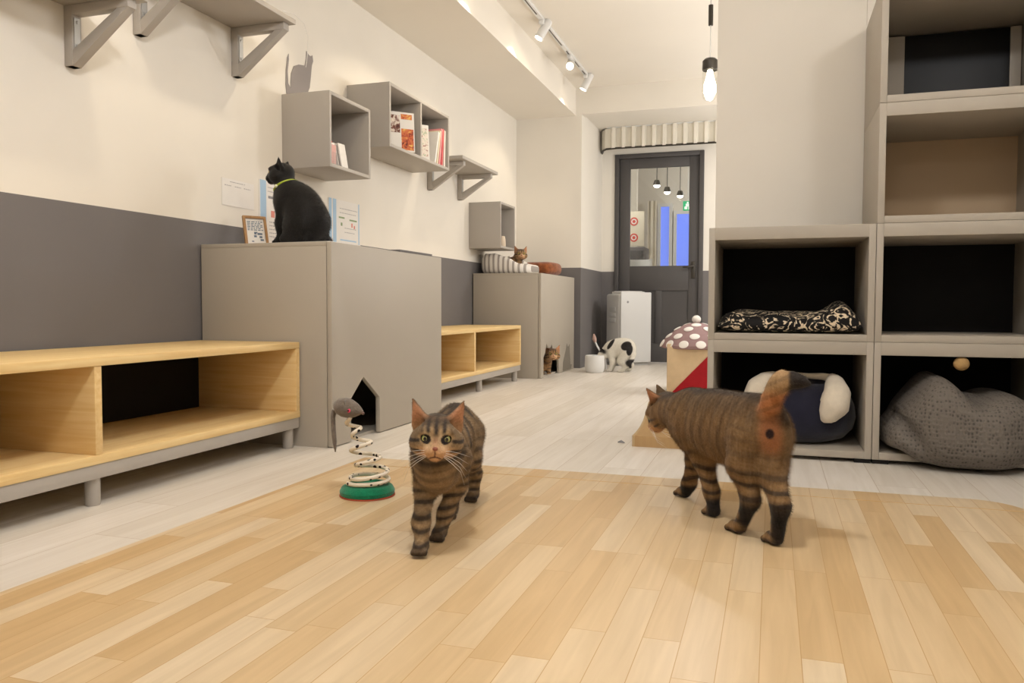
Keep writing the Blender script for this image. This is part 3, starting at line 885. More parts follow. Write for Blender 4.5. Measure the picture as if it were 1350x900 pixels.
# ------------------------------------------------------------------ cardboard scratcher
prof = [(3.275, .0), (3.76, .0), (3.76, .125), (3.735, .135), (3.71, .128), (3.64, .095), (3.56, .068), (3.46, .052), (3.36, .046), (3.275, .045)]
M_CARD = pattern_mat('corrugated_cardboard', 'stripes', (168, 132, 88), (204, 172, 126), 90, .9, .5, (1, .0, .25))
t = thing('scratcher', 'brown corrugated cardboard cat scratcher beside the cubbies', 'scratcher', (-.41, 3.5, 0))
MB().prism(prof, 'x', -.535, -.262).build('corrugated_core', M_CARD, t)
for x in (-.5445, -.2615):
    MB().prism(prof, 'x', x, x + .009).build('side_wall', mat('kraft_board', (196, 170, 132), .9, .1, .03, 20), t)
# small crumb of litter on the floor by the scratcher
tag(MB().tube([(-.615, 3.335, .004), (-.60, 3.333, .009), (-.585, 3.33, .004)], [.002, .006, .002], 8).build('crumb', M_INK), 'tiny grey scrap on the floor left of the scratcher', 'scrap')

# ------------------------------------------------------------------ spring mouse toy on the mat
bx, by = -1.163, 2.150
t = thing('spring_toy', 'spring cat toy with grey plush mouse on a green round base', 'cat toy', (bx, by, ZM))
MB().lathe([(.001, 0), (.074, 0), (.082, .006), (.083, .016), (.076, .028), (.06, .036), (.05, .036), (.046, .031), (.001, .030)], (bx, by, ZM + .0005), 48).build('base', mat('green_plush', (20, 132, 92), .95, .1, .14, 60, bump=.8, bscale=220, sheen=.4), t)
MB().lathe([(.078, 0), (.0835, .001), (.0835, .004), (.078, .0045)], (bx, by, ZM), 48).build('base_trim', mat('red_trim', (196, 96, 70), .8, .2, .05, 30), t)
pts = []
turns = 5.0
for k in range(241):
    u = k / 240
    a = -2.4 + 2 * PI * turns * u
    r = .060 if u < .22 else .022 + .038 * max(0, 1 - (u - .22) / .55) ** 1.3
    zz = ZM + .041 + .018 * min(1, u / .22) + .165 * max(0, (u - .22) / .78)
    q = max(0, u - .2)
    wob = .010 * math.sin(u * 19) * min(1, q * 3)
    pts.append((bx + .012 * math.sin(u * 5) - .045 * q ** 1.4 + wob + r * math.cos(a), by + r * math.sin(a), zz + .006 * math.cos(a + .8) * min(1, q * 4)))
pts.append((-1.206, 2.125, ZM + .236))
pts.append((-1.214, 2.128, ZM + .255))
MB().tube(pts, .0064, 8).build('spring', pattern_mat('spotted_cloth', 'dots', (40, 30, 28), (240, 228, 208), 52, .85, .30), t)
M_PLUSH = mat('grey_plush', (128, 116, 104), .95, .1, .16, 70, bump=1., bscale=260, sheen=.4)
R = Matrix.Rotation(math.radians(14), 4, 'Y')
b = MB().lathe([(.001, -.044), (.014, -.042), (.024, -.032), (.0295, -.012), (.0285, .008), (.021, .028), (.012, .042), (.005, .050), (.001, .051)], (0, 0, 0), 28)
mm = b.build('mouse_body', M_PLUSH, t, move=Matrix.Translation((-1.217, 2.13, ZM + .265)) @ Matrix.Rotation(math.radians(100), 4, 'Y'))
MB().tube([(-1.262, 2.128, .262), (-1.266, 2.126, .24), (-1.263, 2.124, .20), (-1.258, 2.122, .165), (-1.256, 2.122, .135)], [.008, .0075, .0075, .007, .002], 10).build('mouse_tail', M_PLUSH, t)
e = MB().ell((-1.2005, 2.1065, .2655), (.0062, .003, .0062), None, 16).build('mouse_eye', mat('pink_eye', (236, 70, 110), .2, .5, .02, 30), t)
MB().ell((-1.2005, 2.1035, .2655), (.0028, .0015, .0028), None, 12).build('pupil', M_BLACK, e)
MB().ell((-1.166, 2.13, .256), (.005, .005, .005), None, 12).build('mouse_nose', mat('mouse_nose', (120, 96, 88), .6, .3, .02, 20), t)
for sy_ in (-1, 1):
    MB().lathe([(.0095, 0), (.0105, .0015), (.0095, .003)], (0, 0, 0), 16).build('mouse_ear', M_PLUSH, t, move=Matrix.Translation((-1.217, 2.13 + sy_ * .017, .286)) @ Matrix.Rotation(.9 * sy_, 4, 'X') @ Matrix.Rotation(1.2, 4, 'Y'))

# ------------------------------------------------------------------ ceiling track, spots and pendant
TX, TZ = -1.56, 2.58
t = thing('ceiling_track', 'long white lighting track with dark slot along the ceiling', 'light track', (TX, 3.5, TZ))
MB().box(TX - .018, TX + .018, .2, 6.98, TZ - .02, TZ, .002).build('rail', M_WPLAST, t)
for a, b_ in ((.25, 5.30), (5.42, 5.98), (6.12, 6.55), (6.66, 6.94)):
    MB().box(TX - .004, TX + .004, a, b_, TZ - .0212, TZ - .0198).build('slot', M_DARKM, t)
def spotlight(label, x, y, aim, power, ang, lamp=True):
    top = Vector((x, y, TZ - .02))
    piv = Vector((x, y, TZ - .085))
    d = (Vector(aim) - piv).normalized()
    t = thing('spotlight', label, 'spotlight', (x, y, TZ - .02), 0, 'white track spotlights')
    MB().box(x - .016, x + .016, y - .05, y + .05, TZ - .045, TZ - .0205, .003).build('adapter', M_WPLAST, t)
    MB().tube([top - Vector((0, 0, .02)), piv], .006, 8).build('stem', M_WPLAST, t)
    R = d.to_track_quat('Z', 'Y').to_matrix().to_4x4()
    mv = Matrix.Translation(piv) @ R
    MB().lathe([(.001, -.09), (.026, -.088), (.03, -.08), (.032, .05), (.033, .06), (.029, .06), (.027, .05), (.001, .048)], (0, 0, 0), 24).build('lamp_head', M_WPLAST, t, move=mv)
    MB().lathe([(.026, .0525), (.024, .056), (.001, .058)], (0, 0, 0), 24).build('lamp_lens', mat('lens_glow', (255, 244, 226), .4, .3, 0, 5, emit=(255, 240, 214), estr=14.), t, move=mv)
    ld = bpy.data.lights.new('spot_beam', 'SPOT')
    ld.energy = power
    ld.spot_size = math.radians(ang)
    ld.spot_blend = .45
    ld.shadow_soft_size = .03
    ld.color = lin((255, 236, 206))
    lo = bpy.data.objects.new('spot_beam', ld)
    COL.objects.link(lo)
    lo.parent = t
    lo.matrix_parent_inverse = Matrix.Identity(4)
    pos = piv + d * .07 - Vector((x, y, TZ - .02))
    lo.location = pos
    lo.rotation_euler = d.to_track_quat('-Z', 'Y').to_euler()
    return t
# ------------------------------------------------------------------ brown furry cushion on the far cabinet
bm = bmesh.new()
nu, nv = 48, 20
cx_, cy_, ax_, ay_, hh_ = -1.955, 6.84, .155, .20, .125
rows = []
for j in range(nv + 1):
    v = -PI / 2 + PI * j / nv
    row = []
    for i in range(nu):
        a = 2 * PI * i / nu
        pw = lambda c_, e: math.copysign(abs(c_) ** e, c_)
        x = ax_ * pw(math.cos(v), .45) * pw(math.cos(a), .6)
        y = ay_ * pw(math.cos(v), .45) * pw(math.sin(a), .6)
        z = hh_ / 2 * pw(math.sin(v), .7)
        k = 1 + .03 * math.sin(a * 5 + 1) 
        dip = -.014 * math.exp(-((x / .08) ** 2 + (y / .1) ** 2)) if v > 0 else 0
        row.append(bm.verts.new((cx_ + x * k, cy_ + y * k, ZB + .001 + hh_ / 2 + z + dip)))
    rows.append(row)
for j in range(nv):
    for i in range(nu):
        l = (i + 1) % nu
        bm.faces.new((rows[j][i], rows[j][l], rows[j + 1][l], rows[j + 1][i]))
bmesh.ops.remove_doubles(bm, verts=bm.verts, dist=1e-5)
bmesh.ops.recalc_face_normals(bm, faces=bm.faces)
b = MB()
b._add(bm)
tag(b.build('cushion', mat('rust_fur', (166, 98, 58), .95, .1, .18, 30, bump=1., bscale=200, sheen=.3, c2=(112, 62, 36)), ang=180), 'rust-brown furry cushion on the far cabinet beside the striped bed', 'cushion')

# ------------------------------------------------------------------ grey knitted pouf bulging out of the bottom right cubby
t = thing('pouf', 'large slumped grey knitted pouf filling the bottom right cubby', 'pouf', (.70, 3.4, .0425))
M_KNIT = pattern_mat('grey_knit', 'knit', (82, 77, 71), (118, 111, 103), 84, .95, .3, (1, 1, .8))
def pouf_mesh():
    zf_ = .0435
    S = []
    nu, nv = 120, 60
    bm = bmesh.new()
    rows = []
    X0, X1, Y0, Y1 = .394, .918, 3.05, 3.66
    for j in range(nv + 1):
        v = -PI / 2 + PI * j / nv
        row = []
        for i in range(nu):
            a = 2 * PI * i / nu
            pw = lambda c_, e: math.copysign(abs(c_) ** e, c_)
            cv = pw(math.cos(v), .40)
            ux, uy, uz = cv * pw(math.cos(a), .75), cv * pw(math.sin(a), .75), pw(math.sin(v), .7)
            x = (X0 + X1) / 2 + ux * (X1 - X0) / 2
            y = (Y0 + Y1) / 2 + uy * (Y1 - Y0) / 2
            # top outline: tall hump left of the middle, lower shoulders either side
            hump = .180 + .105 * math.exp(-((x - .575) / .085) ** 2) + .050 * math.exp(-((x - .80) / .11) ** 2) - .06 * math.exp(-((x - .40) / .06) ** 2) - .018 * math.exp(-((x - .69) / .04) ** 2)
            z = zf_ + (hump * .46 + hump * .54 * uz if uz > 0 else hump * .46 * (1 + uz))
            # a deep fold at the lower left corner
            f = math.exp(-(((x - .455) / .05) ** 2 + ((z - .155 + (x - .455) * .9) / .028) ** 2)) * (1 if uy < 0 else .3)
            y += .045 * f
            x += .02 * f
            y += .006 * math.sin(x * 38 + z * 14)
            # the sagging front rolls down over the cubby's edge almost to the floor
            if y < 3.19:
                k = min(1, (3.19 - y) / .045)
                z = z - k * .040 * max(0, 1 - (z - zf_) / .14) * min(1, max(0, (x - .43) / .08))
            else:
                z = max(z, zf_)
            row.append(bm.verts.new((x, y, z)))
        rows.append(row)
    for j in range(nv):
        for i in range(nu):
            l = (i + 1) % nu
            bm.faces.new((rows[j][i], rows[j][l], rows[j + 1][l], rows[j + 1][i]))
    bmesh.ops.remove_doubles(bm, verts=bm.verts, dist=1e-5)
    bmesh.ops.recalc_face_normals(bm, faces=bm.faces)
    return bm
b = MB()
b._add(pouf_mesh())
b.build('pouf_body', M_KNIT, t, ang=180)
tag(MB().tube([(.648, 3.222, .4), (.648, 3.222, .4015)], .001, 6).ell((.648, 3.222, .377), (.026, .026, .025), None, 24).build('pompom_ball', mat('tan_pompom', (196, 160, 108), .95, .1, .08, 60, bump=1., bscale=200)), 'tan pompom ball hanging at the top of the bottom right cubby', 'ball')

# ------------------------------------------------------------------ pleated metal valance over the charcoal door
t = thing('valance', 'pleated pale metal valance across the niche above the charcoal door', 'valance', (-1.1, 7.95, 2.25))
pts, x = [], -1.66
prof_ = []
n_pl = 14
pw_ = .10
y0 = 7.97
for k in range(n_pl):
    xa = -1.57 + k * pw_
    prof_ += [(xa, y0), (xa + .022, y0 - .05), (xa + .050, y0 - .05), (xa + .062, y0)]
# the left end curves back to the door wall
left = [(-1.69, y0 + .22), (-1.672, y0 + .16), (-1.69, y0 + .13), (-1.655, y0 + .10), (-1.668, y0 + .07), (-1.625, y0 + .035), (-1.63, y0 + .012)]
o = left + prof_
back = [(a, b_ + .006) for a, b_ in o[::-1]]
MB().prism(o + back, 'z', 2.150, 2.352).build('pleats', mat('pale_metal', (236, 230, 216), .45, .5, .03, 8, metal=.1), t, ang=20)
MB().tube([(-1.695, y0 + .20, 2.148), (-1.66, y0 + .06, 2.148), (-1.61, y0 - .01, 2.148), (-1.5, y0 - .035, 2.148), (-.14, y0 - .035, 2.148)], .010, 8).build('bottom_bar', M_DARKM, t)
MB().box(-1.6, -.14, y0 - .03, y0 + .02, 2.352, 2.36).build('top_rail', M_WPLAST, t)
# ------------------------------------------------------------------ cats: one continuous surface grown from blended limbs
def V(*a):
    return np.array(a, float)
def unit(v):
    v = np.asarray(v, float)
    return v / np.linalg.norm(v)
_rs = np.random.RandomState(7)
_K = _rs.normal(size=(10, 3))
_PH = _rs.uniform(0, 6.28, 10)
def nz(P, f):
    """smooth noise in -1..1"""
    o = 0
    for k, ph in zip(_K, _PH):
        o = o + np.sin(P @ (k * f) + ph)
    return o / 4.
def sstep(a, b, x):
    t = np.clip((x - a) / (b - a), 0, 1)
    return t * t * (3 - 2 * t)
def mixc(a, b, m):
    a = np.broadcast_to(np.asarray(a, float), (len(m), 3))
    b = np.broadcast_to(np.asarray(b, float), (len(m), 3))
    return a + (b - a) * m[:, None]

class Sdf:
    def __init__(s):
        s.pr = []
        s.subs = []
    def cone(s, a, b, ra, rb, col, k=.02, flat=None):
        a, b = V(*a), V(*b)
        R = max(ra, rb)
        def f(P):
            ba = b - a
            t = np.clip(((P - a) @ ba) / (ba @ ba), 0, 1)
            q = P - a - t[..., None] * ba
            return np.sqrt((q * q).sum(-1)) - (ra + (rb - ra) * t), t
        s.pr.append((f, np.minimum(a, b) - R, np.maximum(a, b) + R, col, k))
        return s
    def chain(s, pts, rads, col, k=.02):
        for i in range(len(pts) - 1):
            s.cone(pts[i], pts[i + 1], rads[i], rads[i + 1], col, k)
        return s
    def ell(s, c, r, col, M=None, k=.02):
        c, r = V(*c), V(*r)
        M = np.eye(3) if M is None else M       # rows = axes
        ext = np.sqrt(((M * r[:, None]) ** 2).sum(0))
        def f(P):
            q = (P - c) @ M.T
            k0 = np.sqrt(((q / r) ** 2).sum(-1))
            k1 = np.sqrt(((q / (r * r)) ** 2).sum(-1)) + 1e-9
            return k0 * (k0 - 1) / k1, 0 * k0
        s.pr.append((f, c - ext, c + ext, col, k))
        return s
    def ear(s, a, b, nrm, ra, rb, col, k=.008, flat=.40, hollow=True):
        a, b, e1 = V(*a), V(*b), unit(V(*b) - V(*a))
        n = unit(nrm - (np.asarray(nrm) @ e1) * e1)
        w = np.cross(e1, n)
        L = np.linalg.norm(b - a)
        def f(P, off=0., ga=ra, gb=rb):
            q = P - a - n * off
            x, y, z = q @ w, (q @ n) / flat, q @ e1
            y = y + 9. * x * x * (1 if off == 0 else 1)
            t = np.clip(z / L, 0, 1)
            d = np.sqrt(x * x + y * y + (z - t * L) ** 2) - (ga + (gb - ga) * t ** .8)
            return d * .6, t
        s.pr.append((f, np.minimum(a, b) - ra * 1.3, np.maximum(a, b) + ra * 1.3, col, k))
        if hollow:
            s.subs.append((lambda P: f(P, ra * flat * .85, ra * .74, rb * .3)[0], np.minimum(a, b) - ra, np.maximum(a, b) + ra, .004))
        return s
    def mesh(s, res, zmin=None):
        lo = np.min([p[1] for p in s.pr], 0) - 3 * res - .012
        hi = np.max([p[2] for p in s.pr], 0) + 3 * res + .012
        n = np.ceil((hi - lo) / res).astype(int) + 1
        ax = [lo[i] + res * np.arange(n[i]) for i in range(3)]
        D = np.full(n, 1., np.float64)
        def sl(a, b, pad):
            i0 = np.clip(np.floor((a - pad - lo) / res).astype(int), 0, n - 1)
            i1 = np.clip(np.ceil((b + pad - lo) / res).astype(int) + 1, 1, n)
            return tuple(slice(p, q) for p, q in zip(i0, i1))
        def pts(S):
            return np.stack(np.meshgrid(ax[0][S[0]], ax[1][S[1]], ax[2][S[2]], indexing='ij'), -1)
        for f, a, b, col, k in s.pr:
            S = sl(a, b, k + .015)
            d = f(pts(S))[0]
            o = D[S]
            h = np.maximum(k - np.abs(o - d), 0) / k
            D[S] = np.minimum(o, d) - h * h * k * .25
        for f, a, b, k in s.subs:
            S = sl(a, b, .01)
            d = -f(pts(S))
            o = D[S]
            h = np.maximum(k - np.abs(o - d), 0) / k
            D[S] = np.maximum(o, d) + h * h * k * .25
        if zmin is not None:
            D = np.maximum(D, (zmin - ax[2])[None, None, :])
        # surface nets
        I = D < 0
        c = np.zeros(n - 1, int)
        for dx in (0, 1):
            for dy in (0, 1):
                for dz in (0, 1):
                    c += I[dx:n[0] - 1 + dx, dy:n[1] - 1 + dy, dz:n[2] - 1 + dz]
        cell = np.argwhere((c > 0) & (c < 8))
        idx = np.full(n - 1, -1)
        idx[tuple(cell.T)] = np.arange(len(cell))
        acc = np.zeros((len(cell), 3))
        cnt = np.zeros(len(cell))
        cor = [(x, y, z) for x in (0, 1) for y in (0, 1) for z in (0, 1)]
        for p in cor:
            for ax_ in range(3):
                if p[ax_]: continue
                q = list(p)
                q[ax_] = 1
                va = D[tuple((cell + p).T)]
                vb = D[tuple((cell + q).T)]
                m = (va < 0) != (vb < 0)
                t = np.where(m, va / np.where(m, va - vb, 1), 0)
                pos = np.array(p, float)[None] + t[:, None] * (np.array(q) - np.array(p))[None]
                acc += pos * m[:, None]
                cnt += m
        vs = lo + res * (cell + acc / cnt[:, None])
        quads = []
        for a_ in range(3):
            u, v = (a_ + 1) % 3, (a_ + 2) % 3
            S0 = [slice(1, n[i] - 1) for i in range(3)]
            S0[a_] = slice(0, n[a_] - 1)
            S1 = list(S0)
            S1[a_] = slice(1, n[a_])
            A, B = I[tuple(S0)], I[tuple(S1)]
            e = np.argwhere(A != B)
            off = np.ones(3, int)
            off[a_] = 0
            e = e + off
            fl = D[tuple(e.T)] < 0
            du, dv = np.zeros(3, int), np.zeros(3, int)
            du[u], dv[v] = 1, 1
            q = np.stack([idx[tuple((e - du - dv).T)], idx[tuple((e - dv).T)], idx[tuple(e.T)], idx[tuple((e - du).T)]], 1)
            q[~fl] = q[~fl][:, ::-1]
            quads.append(q)
        Q = np.concatenate(quads)
        Q = Q[(Q >= 0).all(1)]
        # keep the largest connected piece only
        lab = np.arange(len(vs))
        E_ = np.concatenate([Q[:, [0, 1]], Q[:, [1, 2]], Q[:, [2, 3]], Q[:, [3, 0]]])
        while True:
            o = lab.copy()
            np.minimum.at(lab, E_[:, 0], lab[E_[:, 1]])
            np.minimum.at(lab, E_[:, 1], lab[E_[:, 0]])
            lab = lab[lab]
            if (o == lab).all(): break
        main = np.bincount(lab).argmax()
        keep = lab == main
        remap = np.cumsum(keep) - 1
        Q = remap[Q[keep[Q[:, 0]]]]
        vs = vs[keep]
        # light smoothing
        E_ = np.concatenate([Q[:, [0, 1]], Q[:, [1, 2]], Q[:, [2, 3]], Q[:, [3, 0]]])
        for _ in range(2):
            a2 = np.zeros_like(vs)
            k2 = np.zeros(len(vs))
            np.add.at(a2, E_[:, 0], vs[E_[:, 1]])
            np.add.at(k2, E_[:, 0], 1)
            vs = vs * .6 + .4 * a2 / k2[:, None]
        # coat colour of each vertex from the limbs it belongs to
        wsum = np.zeros(len(vs))
        cs = np.zeros((len(vs), 3))
        best = np.full(len(vs), 9.)
        data = []
        for f, a, b, col, k in s.pr:
            near = np.where(((vs > a - .02) & (vs < b + .02)).all(1))[0]
            if not len(near): continue
            d, t = f(vs[near])
            data.append((near, d, t, col))
            np.minimum.at(best, near, d)
        for near, d, t, col in data:
            w = np.exp(-np.clip(d - best[near], 0, 1) / .005)
            m = w > .02
            i2 = near[m]
            cs[i2] += col(vs[i2], t[m]) * w[m][:, None]
            wsum[i2] += w[m]
        cs /= np.maximum(wsum, 1e-6)[:, None]
        return vs, Q, cs

def fur_material(name, rough=.75, streak=.25):
    m, nt, b = nodes_of(name, rough, .2)
    b.inputs['Sheen Weight'].default_value = .12
    b.inputs['Sheen Roughness'].default_value = .5
    at = N(nt, 'ShaderNodeAttribute', attribute_name='coat')
    tc = N(nt, 'ShaderNodeTexCoord')
    no = N(nt, 'ShaderNodeTexNoise')
    no.inputs['Scale'].default_value = 260
    no.inputs['Detail'].default_value = 3
    nt.links.new(tc.outputs['Object'], no.inputs['Vector'])
    r = N(nt, 'ShaderNodeValToRGB')
    r.color_ramp.elements[0].position, r.color_ramp.elements[1].position = .3, .7
    v = 1 - streak
    r.color_ramp.elements[0].color = (v, v, v, 1)
    r.color_ramp.elements[1].color = (1, 1, 1, 1)
    nt.links.new(no.outputs['Fac'], r.inputs[0])
    mx = N(nt, 'ShaderNodeMix', data_type='RGBA', blend_type='MULTIPLY')
    mx.inputs['Factor'].default_value = 1
    nt.links.new(at.outputs['Color'], mx.inputs['A'])
    nt.links.new(r.outputs[0], mx.inputs['B'])
    nt.links.new(mx.outputs['Result'], b.inputs['Base Color'])
    bp = N(nt, 'ShaderNodeBump')
    bp.inputs['Strength'].default_value = .5
    bp.inputs['Distance'].default_value = .0015
    nt.links.new(no.outputs['Fac'], bp.inputs['Height'])
    nt.links.new(bp.outputs[0], b.inputs['Normal'])
    return m
M_FUR = fur_material('cat_fur')
M_FURK = fur_material('black_cat_fur', .6, .35)

def cat_body(root, S, res, m=None, zmin=None, fur=None, head=None):
    vs, Q, cs = S.mesh(res, zmin)
    o0 = np.array(ROOTM[root].translation)
    me = bpy.data.meshes.new('body')
    me.from_pydata((vs - o0).tolist(), [], Q.tolist())
    ca = me.color_attributes.new('coat', 'BYTE_COLOR', 'CORNER')
    l = np.clip(cs / 255, 0, 1)
    l = np.where(l <= .04045, l / 12.92, ((l + .055) / 1.055) ** 2.4)
    l = np.concatenate([l, np.ones((len(l), 1))], 1)[Q.ravel()]
    ca.data.foreach_set('color', l.astype(np.float32).ravel())
    me.polygons.foreach_set('use_smooth', [True] * len(me.polygons))
    me.materials.append(m or M_FUR)
    o = link('body', me, root)
    if fur:
        n, ln, dr = fur
        ps = o.modifiers.new('fur', 'PARTICLE_SYSTEM').particle_system
        st = ps.settings
        st.type = 'HAIR'
        st.count = n
        st.hair_length = ln
        st.hair_step = 3
        st.display_step = 2
        st.render_step = 2
        st.use_advanced_hair = True
        st.emit_from = 'FACE'
        st.use_emit_random = True
        st.use_even_distribution = True
        # the coat lies back along the body
        st.normal_factor = .0012
        st.object_align_factor = dr
        st.factor_random = .0011
        st.root_radius = .28
        st.tip_radius = .04
        st.radius_scale = .0011
        st.use_close_tip = True
        st.child_type = 'NONE'
        ps.seed = 3
        hc_, eyes_ = head
        hcv = np.array(hc_)
        dh = np.sqrt(((vs - hcv) ** 2).sum(1))
        wl = np.clip(.35 + .65 * sstep(.05, .13, dh), 0, 1) * (.45 + .55 * sstep(.04, .17, vs[:, 2]))
        wd_ = np.ones(len(vs))
        for e_ in eyes_:
            wd_ *= sstep(.012, .019, np.sqrt(((vs - np.array(e_)) ** 2).sum(1)))
        wd_ *= sstep(.008, .014, vs[:, 2])
        for nm, wv in (('fur_length', wl), ('fur_density', wd_)):
            vg = o.vertex_groups.new(name=nm)
            lv = np.round(wv * 10).astype(int)
            for L_ in range(11):
                ii = np.where(lv == L_)[0]
                if len(ii):
                    vg.add(ii.tolist(), L_ / 10., 'REPLACE')
        ps.vertex_group_length = 'fur_length'
        ps.vertex_group_density = 'fur_density'
    return o

# ---- coats -------------------------------------------------------------------
TAB = dict(base=(134, 110, 80), dark=(54, 44, 36), light=(188, 154, 110), warm=(186, 138, 92))
def tabby_torso(c0, h, T=TAB, lam=.05, belly=.12, warm=None, contrast=1., saddle=.4):
    c0, h = V(*c0), unit(h)
    l = np.cross(V(0, 0, 1), h)
    def col(P, t):
        d = P - c0
        s, la = d @ h, d @ l
        up = d[:, 2]
        n1 = nz(P, 26)
        st = np.sin(2 * PI * s / lam + 1.5 * n1 + up * 14)
        st = st + .5 * nz(P, 70)
        c = mixc(T['base'], T['dark'], sstep(.05, 1., st) * .7 * contrast)
        c = mixc(c, T['light'], sstep(.35, 1., -st) * .35 * contrast)
        c = mixc(c, T['dark'], (1 - sstep(.010, .032, np.abs(la) + .006 * n1)) * sstep(.01, .05, up) * .75)      # dark line along the spine
        c = mixc(c, T['dark'], sstep(.015, .075, up) * saddle)
        c = mixc(c, T['light'], sstep(belly * .35, belly, -up) * .6)
        if warm is not None:
            wc, wr = warm
            c = mixc(c, T['warm'], 1 - sstep(wr * .4, wr, np.sqrt(((P - V(*wc)) ** 2).sum(1))))
        return c + (nz(P, 330) * 9 + nz(P, 120) * 7)[:, None]
    return col
def tabby_leg(T=TAB, lam=.03, z0=0., inner=None, sole=.02, soledark=1., backdark=None, top=.20):
    def col(P, t):
        n1 = nz(P, 30)
        z = P[:, 2] - z0
        st = np.sin(2 * PI * z / lam + 2.0 * n1 + 1.5 * nz(P, 11))
        fa = sstep(top, top * .55, z)
        c = mixc(T['base'], T['dark'], sstep(.1, .9, st) * (.15 + .6 * fa))
        c = mixc(c, T['light'], sstep(.2, 1., -st) * .4 * fa)
        c = mixc(c, T['dark'], (1 - sstep(sole * .6, sole * 1.5, z)) * .75 * soledark)
        if backdark is not None:
            (pc, pd, zt) = backdark
            s = (P - V(*pc)) @ unit(pd)
            c = mixc(c, (30, 25, 22), sstep(-.012, .008, s) * (1 - sstep(zt * .75, zt * 1.1, z)) * .95)
        return c + (nz(P, 330) * 9 + nz(P, 120) * 6)[:, None]
    return col
def plain(c, v=8):
    c = V(*c)
    def col(P, t):
        return c + (nz(P, 300) * v)[:, None]
    return col

def frame(f, up=(0, 0, 1), roll=0.):
    f = unit(f)
    r = unit(np.cross(f, up))
    u = np.cross(r, f)
    if roll:
        r, u = r * math.cos(roll) + u * math.sin(roll), u * math.cos(roll) - r * math.sin(roll)
    return np.stack([r, f, u])      # rows: right, forward, up

def tabby_head(C, M, s, T=TAB, warm=1.):
    C = V(*C)
    def col(P, t):
        q = (P - C) @ M.T / s
        x, y, z = np.abs(q[:, 0]), q[:, 1], q[:, 2]
        n1 = nz(q, 60)
        c = mixc(T['base'], T['light'], sstep(.0, -.02, z) * .5)
        c = mixc(c, T['dark'], sstep(.2, .9, nz(q, 95)) * .35)
        # forehead lines
        st = np.cos(2 * PI * (q[:, 0]) / .0165 + .5 * n1)
        fm = sstep(.012, .02, z) * sstep(.034, .020, x)
        c = mixc(c, T['dark'], sstep(.1, .7, st) * fm * .9)
        c = mixc(c, T['light'], sstep(.2, .8, -st) * fm * sstep(.0, .03, y) * .6)
        c = mixc(c, T['dark'], sstep(.022, .040, z) * .7)
        # nose bridge and muzzle
        br = sstep(.012, .005, x) * sstep(.018, .0, z) * sstep(.02, .035, y)
        c = mixc(c, (170, 120, 88), br * .7 * warm)
        mz = sstep(.034, .019, np.sqrt((x * .8) ** 2 + ((z + .022) * 1.1) ** 2)) * sstep(.025, .04, y)
        c = mixc(c, (226, 186, 146), mz * .85)
        c = mixc(c, (210, 160, 112), sstep(-.006, -.02, z) * sstep(.012, .03, y) * sstep(.05, .03, x) * .6 * warm)
        # light spectacles, dark line behind the eye, cheek stripes
        ex = np.sqrt((x - .0205) ** 2 + ((z - .006) * 1.1) ** 2)
        fr = sstep(.01, .025, y)
        c = mixc(c, (206, 176, 132), sstep(.0190, .0130, ex) * fr * .6)
        c = mixc(c, (40, 32, 28), sstep(.0112, .0098, ex) * fr)
        ln = np.abs(z - .002 + (x - .03) * .25)
        c = mixc(c, T['dark'], sstep(.0045, .002, ln) * sstep(.030, .036, x) * sstep(-.02, 0, y) * .9)
        ln2 = np.abs(z + .020 + (x - .03) * .1)
        c = mixc(c, T['dark'], sstep(.0045, .002, ln2) * sstep(.026, .034, x) * sstep(-.02, 0, y) * .8)
        # mouth
        mo = np.abs(z + .0270 + 36. * x * x) 
        c = mixc(c, (92, 58, 46), sstep(.0022, .0008, mo) * sstep(.02, .014, x) * sstep(.045, .052, y))
        c = mixc(c, (92, 58, 46), sstep(.0016, .0006, x) * sstep(-.012, -.016, z) * sstep(-.03, -.026, z) * sstep(.05, .055, y))
        return c + (nz(P, 330) * 8 + nz(P, 140) * 6)[:, None]
    return col
def tabby_ear(C, M, s, T=TAB, en=(.8, .6)):
    C = V(*C)
    def col(P, t):
        q = (P - C) @ M.T / s
        g = np.sign(q[:, 0])
        c = mixc(T['base'], T['dark'], sstep(.0, .5, t) * .5)
        L = math.hypot(*en)
        # the hollow, on the side the ear faces
        dq = (q[:, 1] + .010) * en[0] / L + (q[:, 0] * g - (.0335 + .019 * t)) * en[1] / L
        front = sstep(-.003, .003, dq)
        c = mixc(c, (210, 150, 112), front * .9)
        c = mixc(c, T['light'], (1 - sstep(.0, .35, t)) * front * .4)
        return c + (nz(P, 330) * 7)[:, None]
    return col

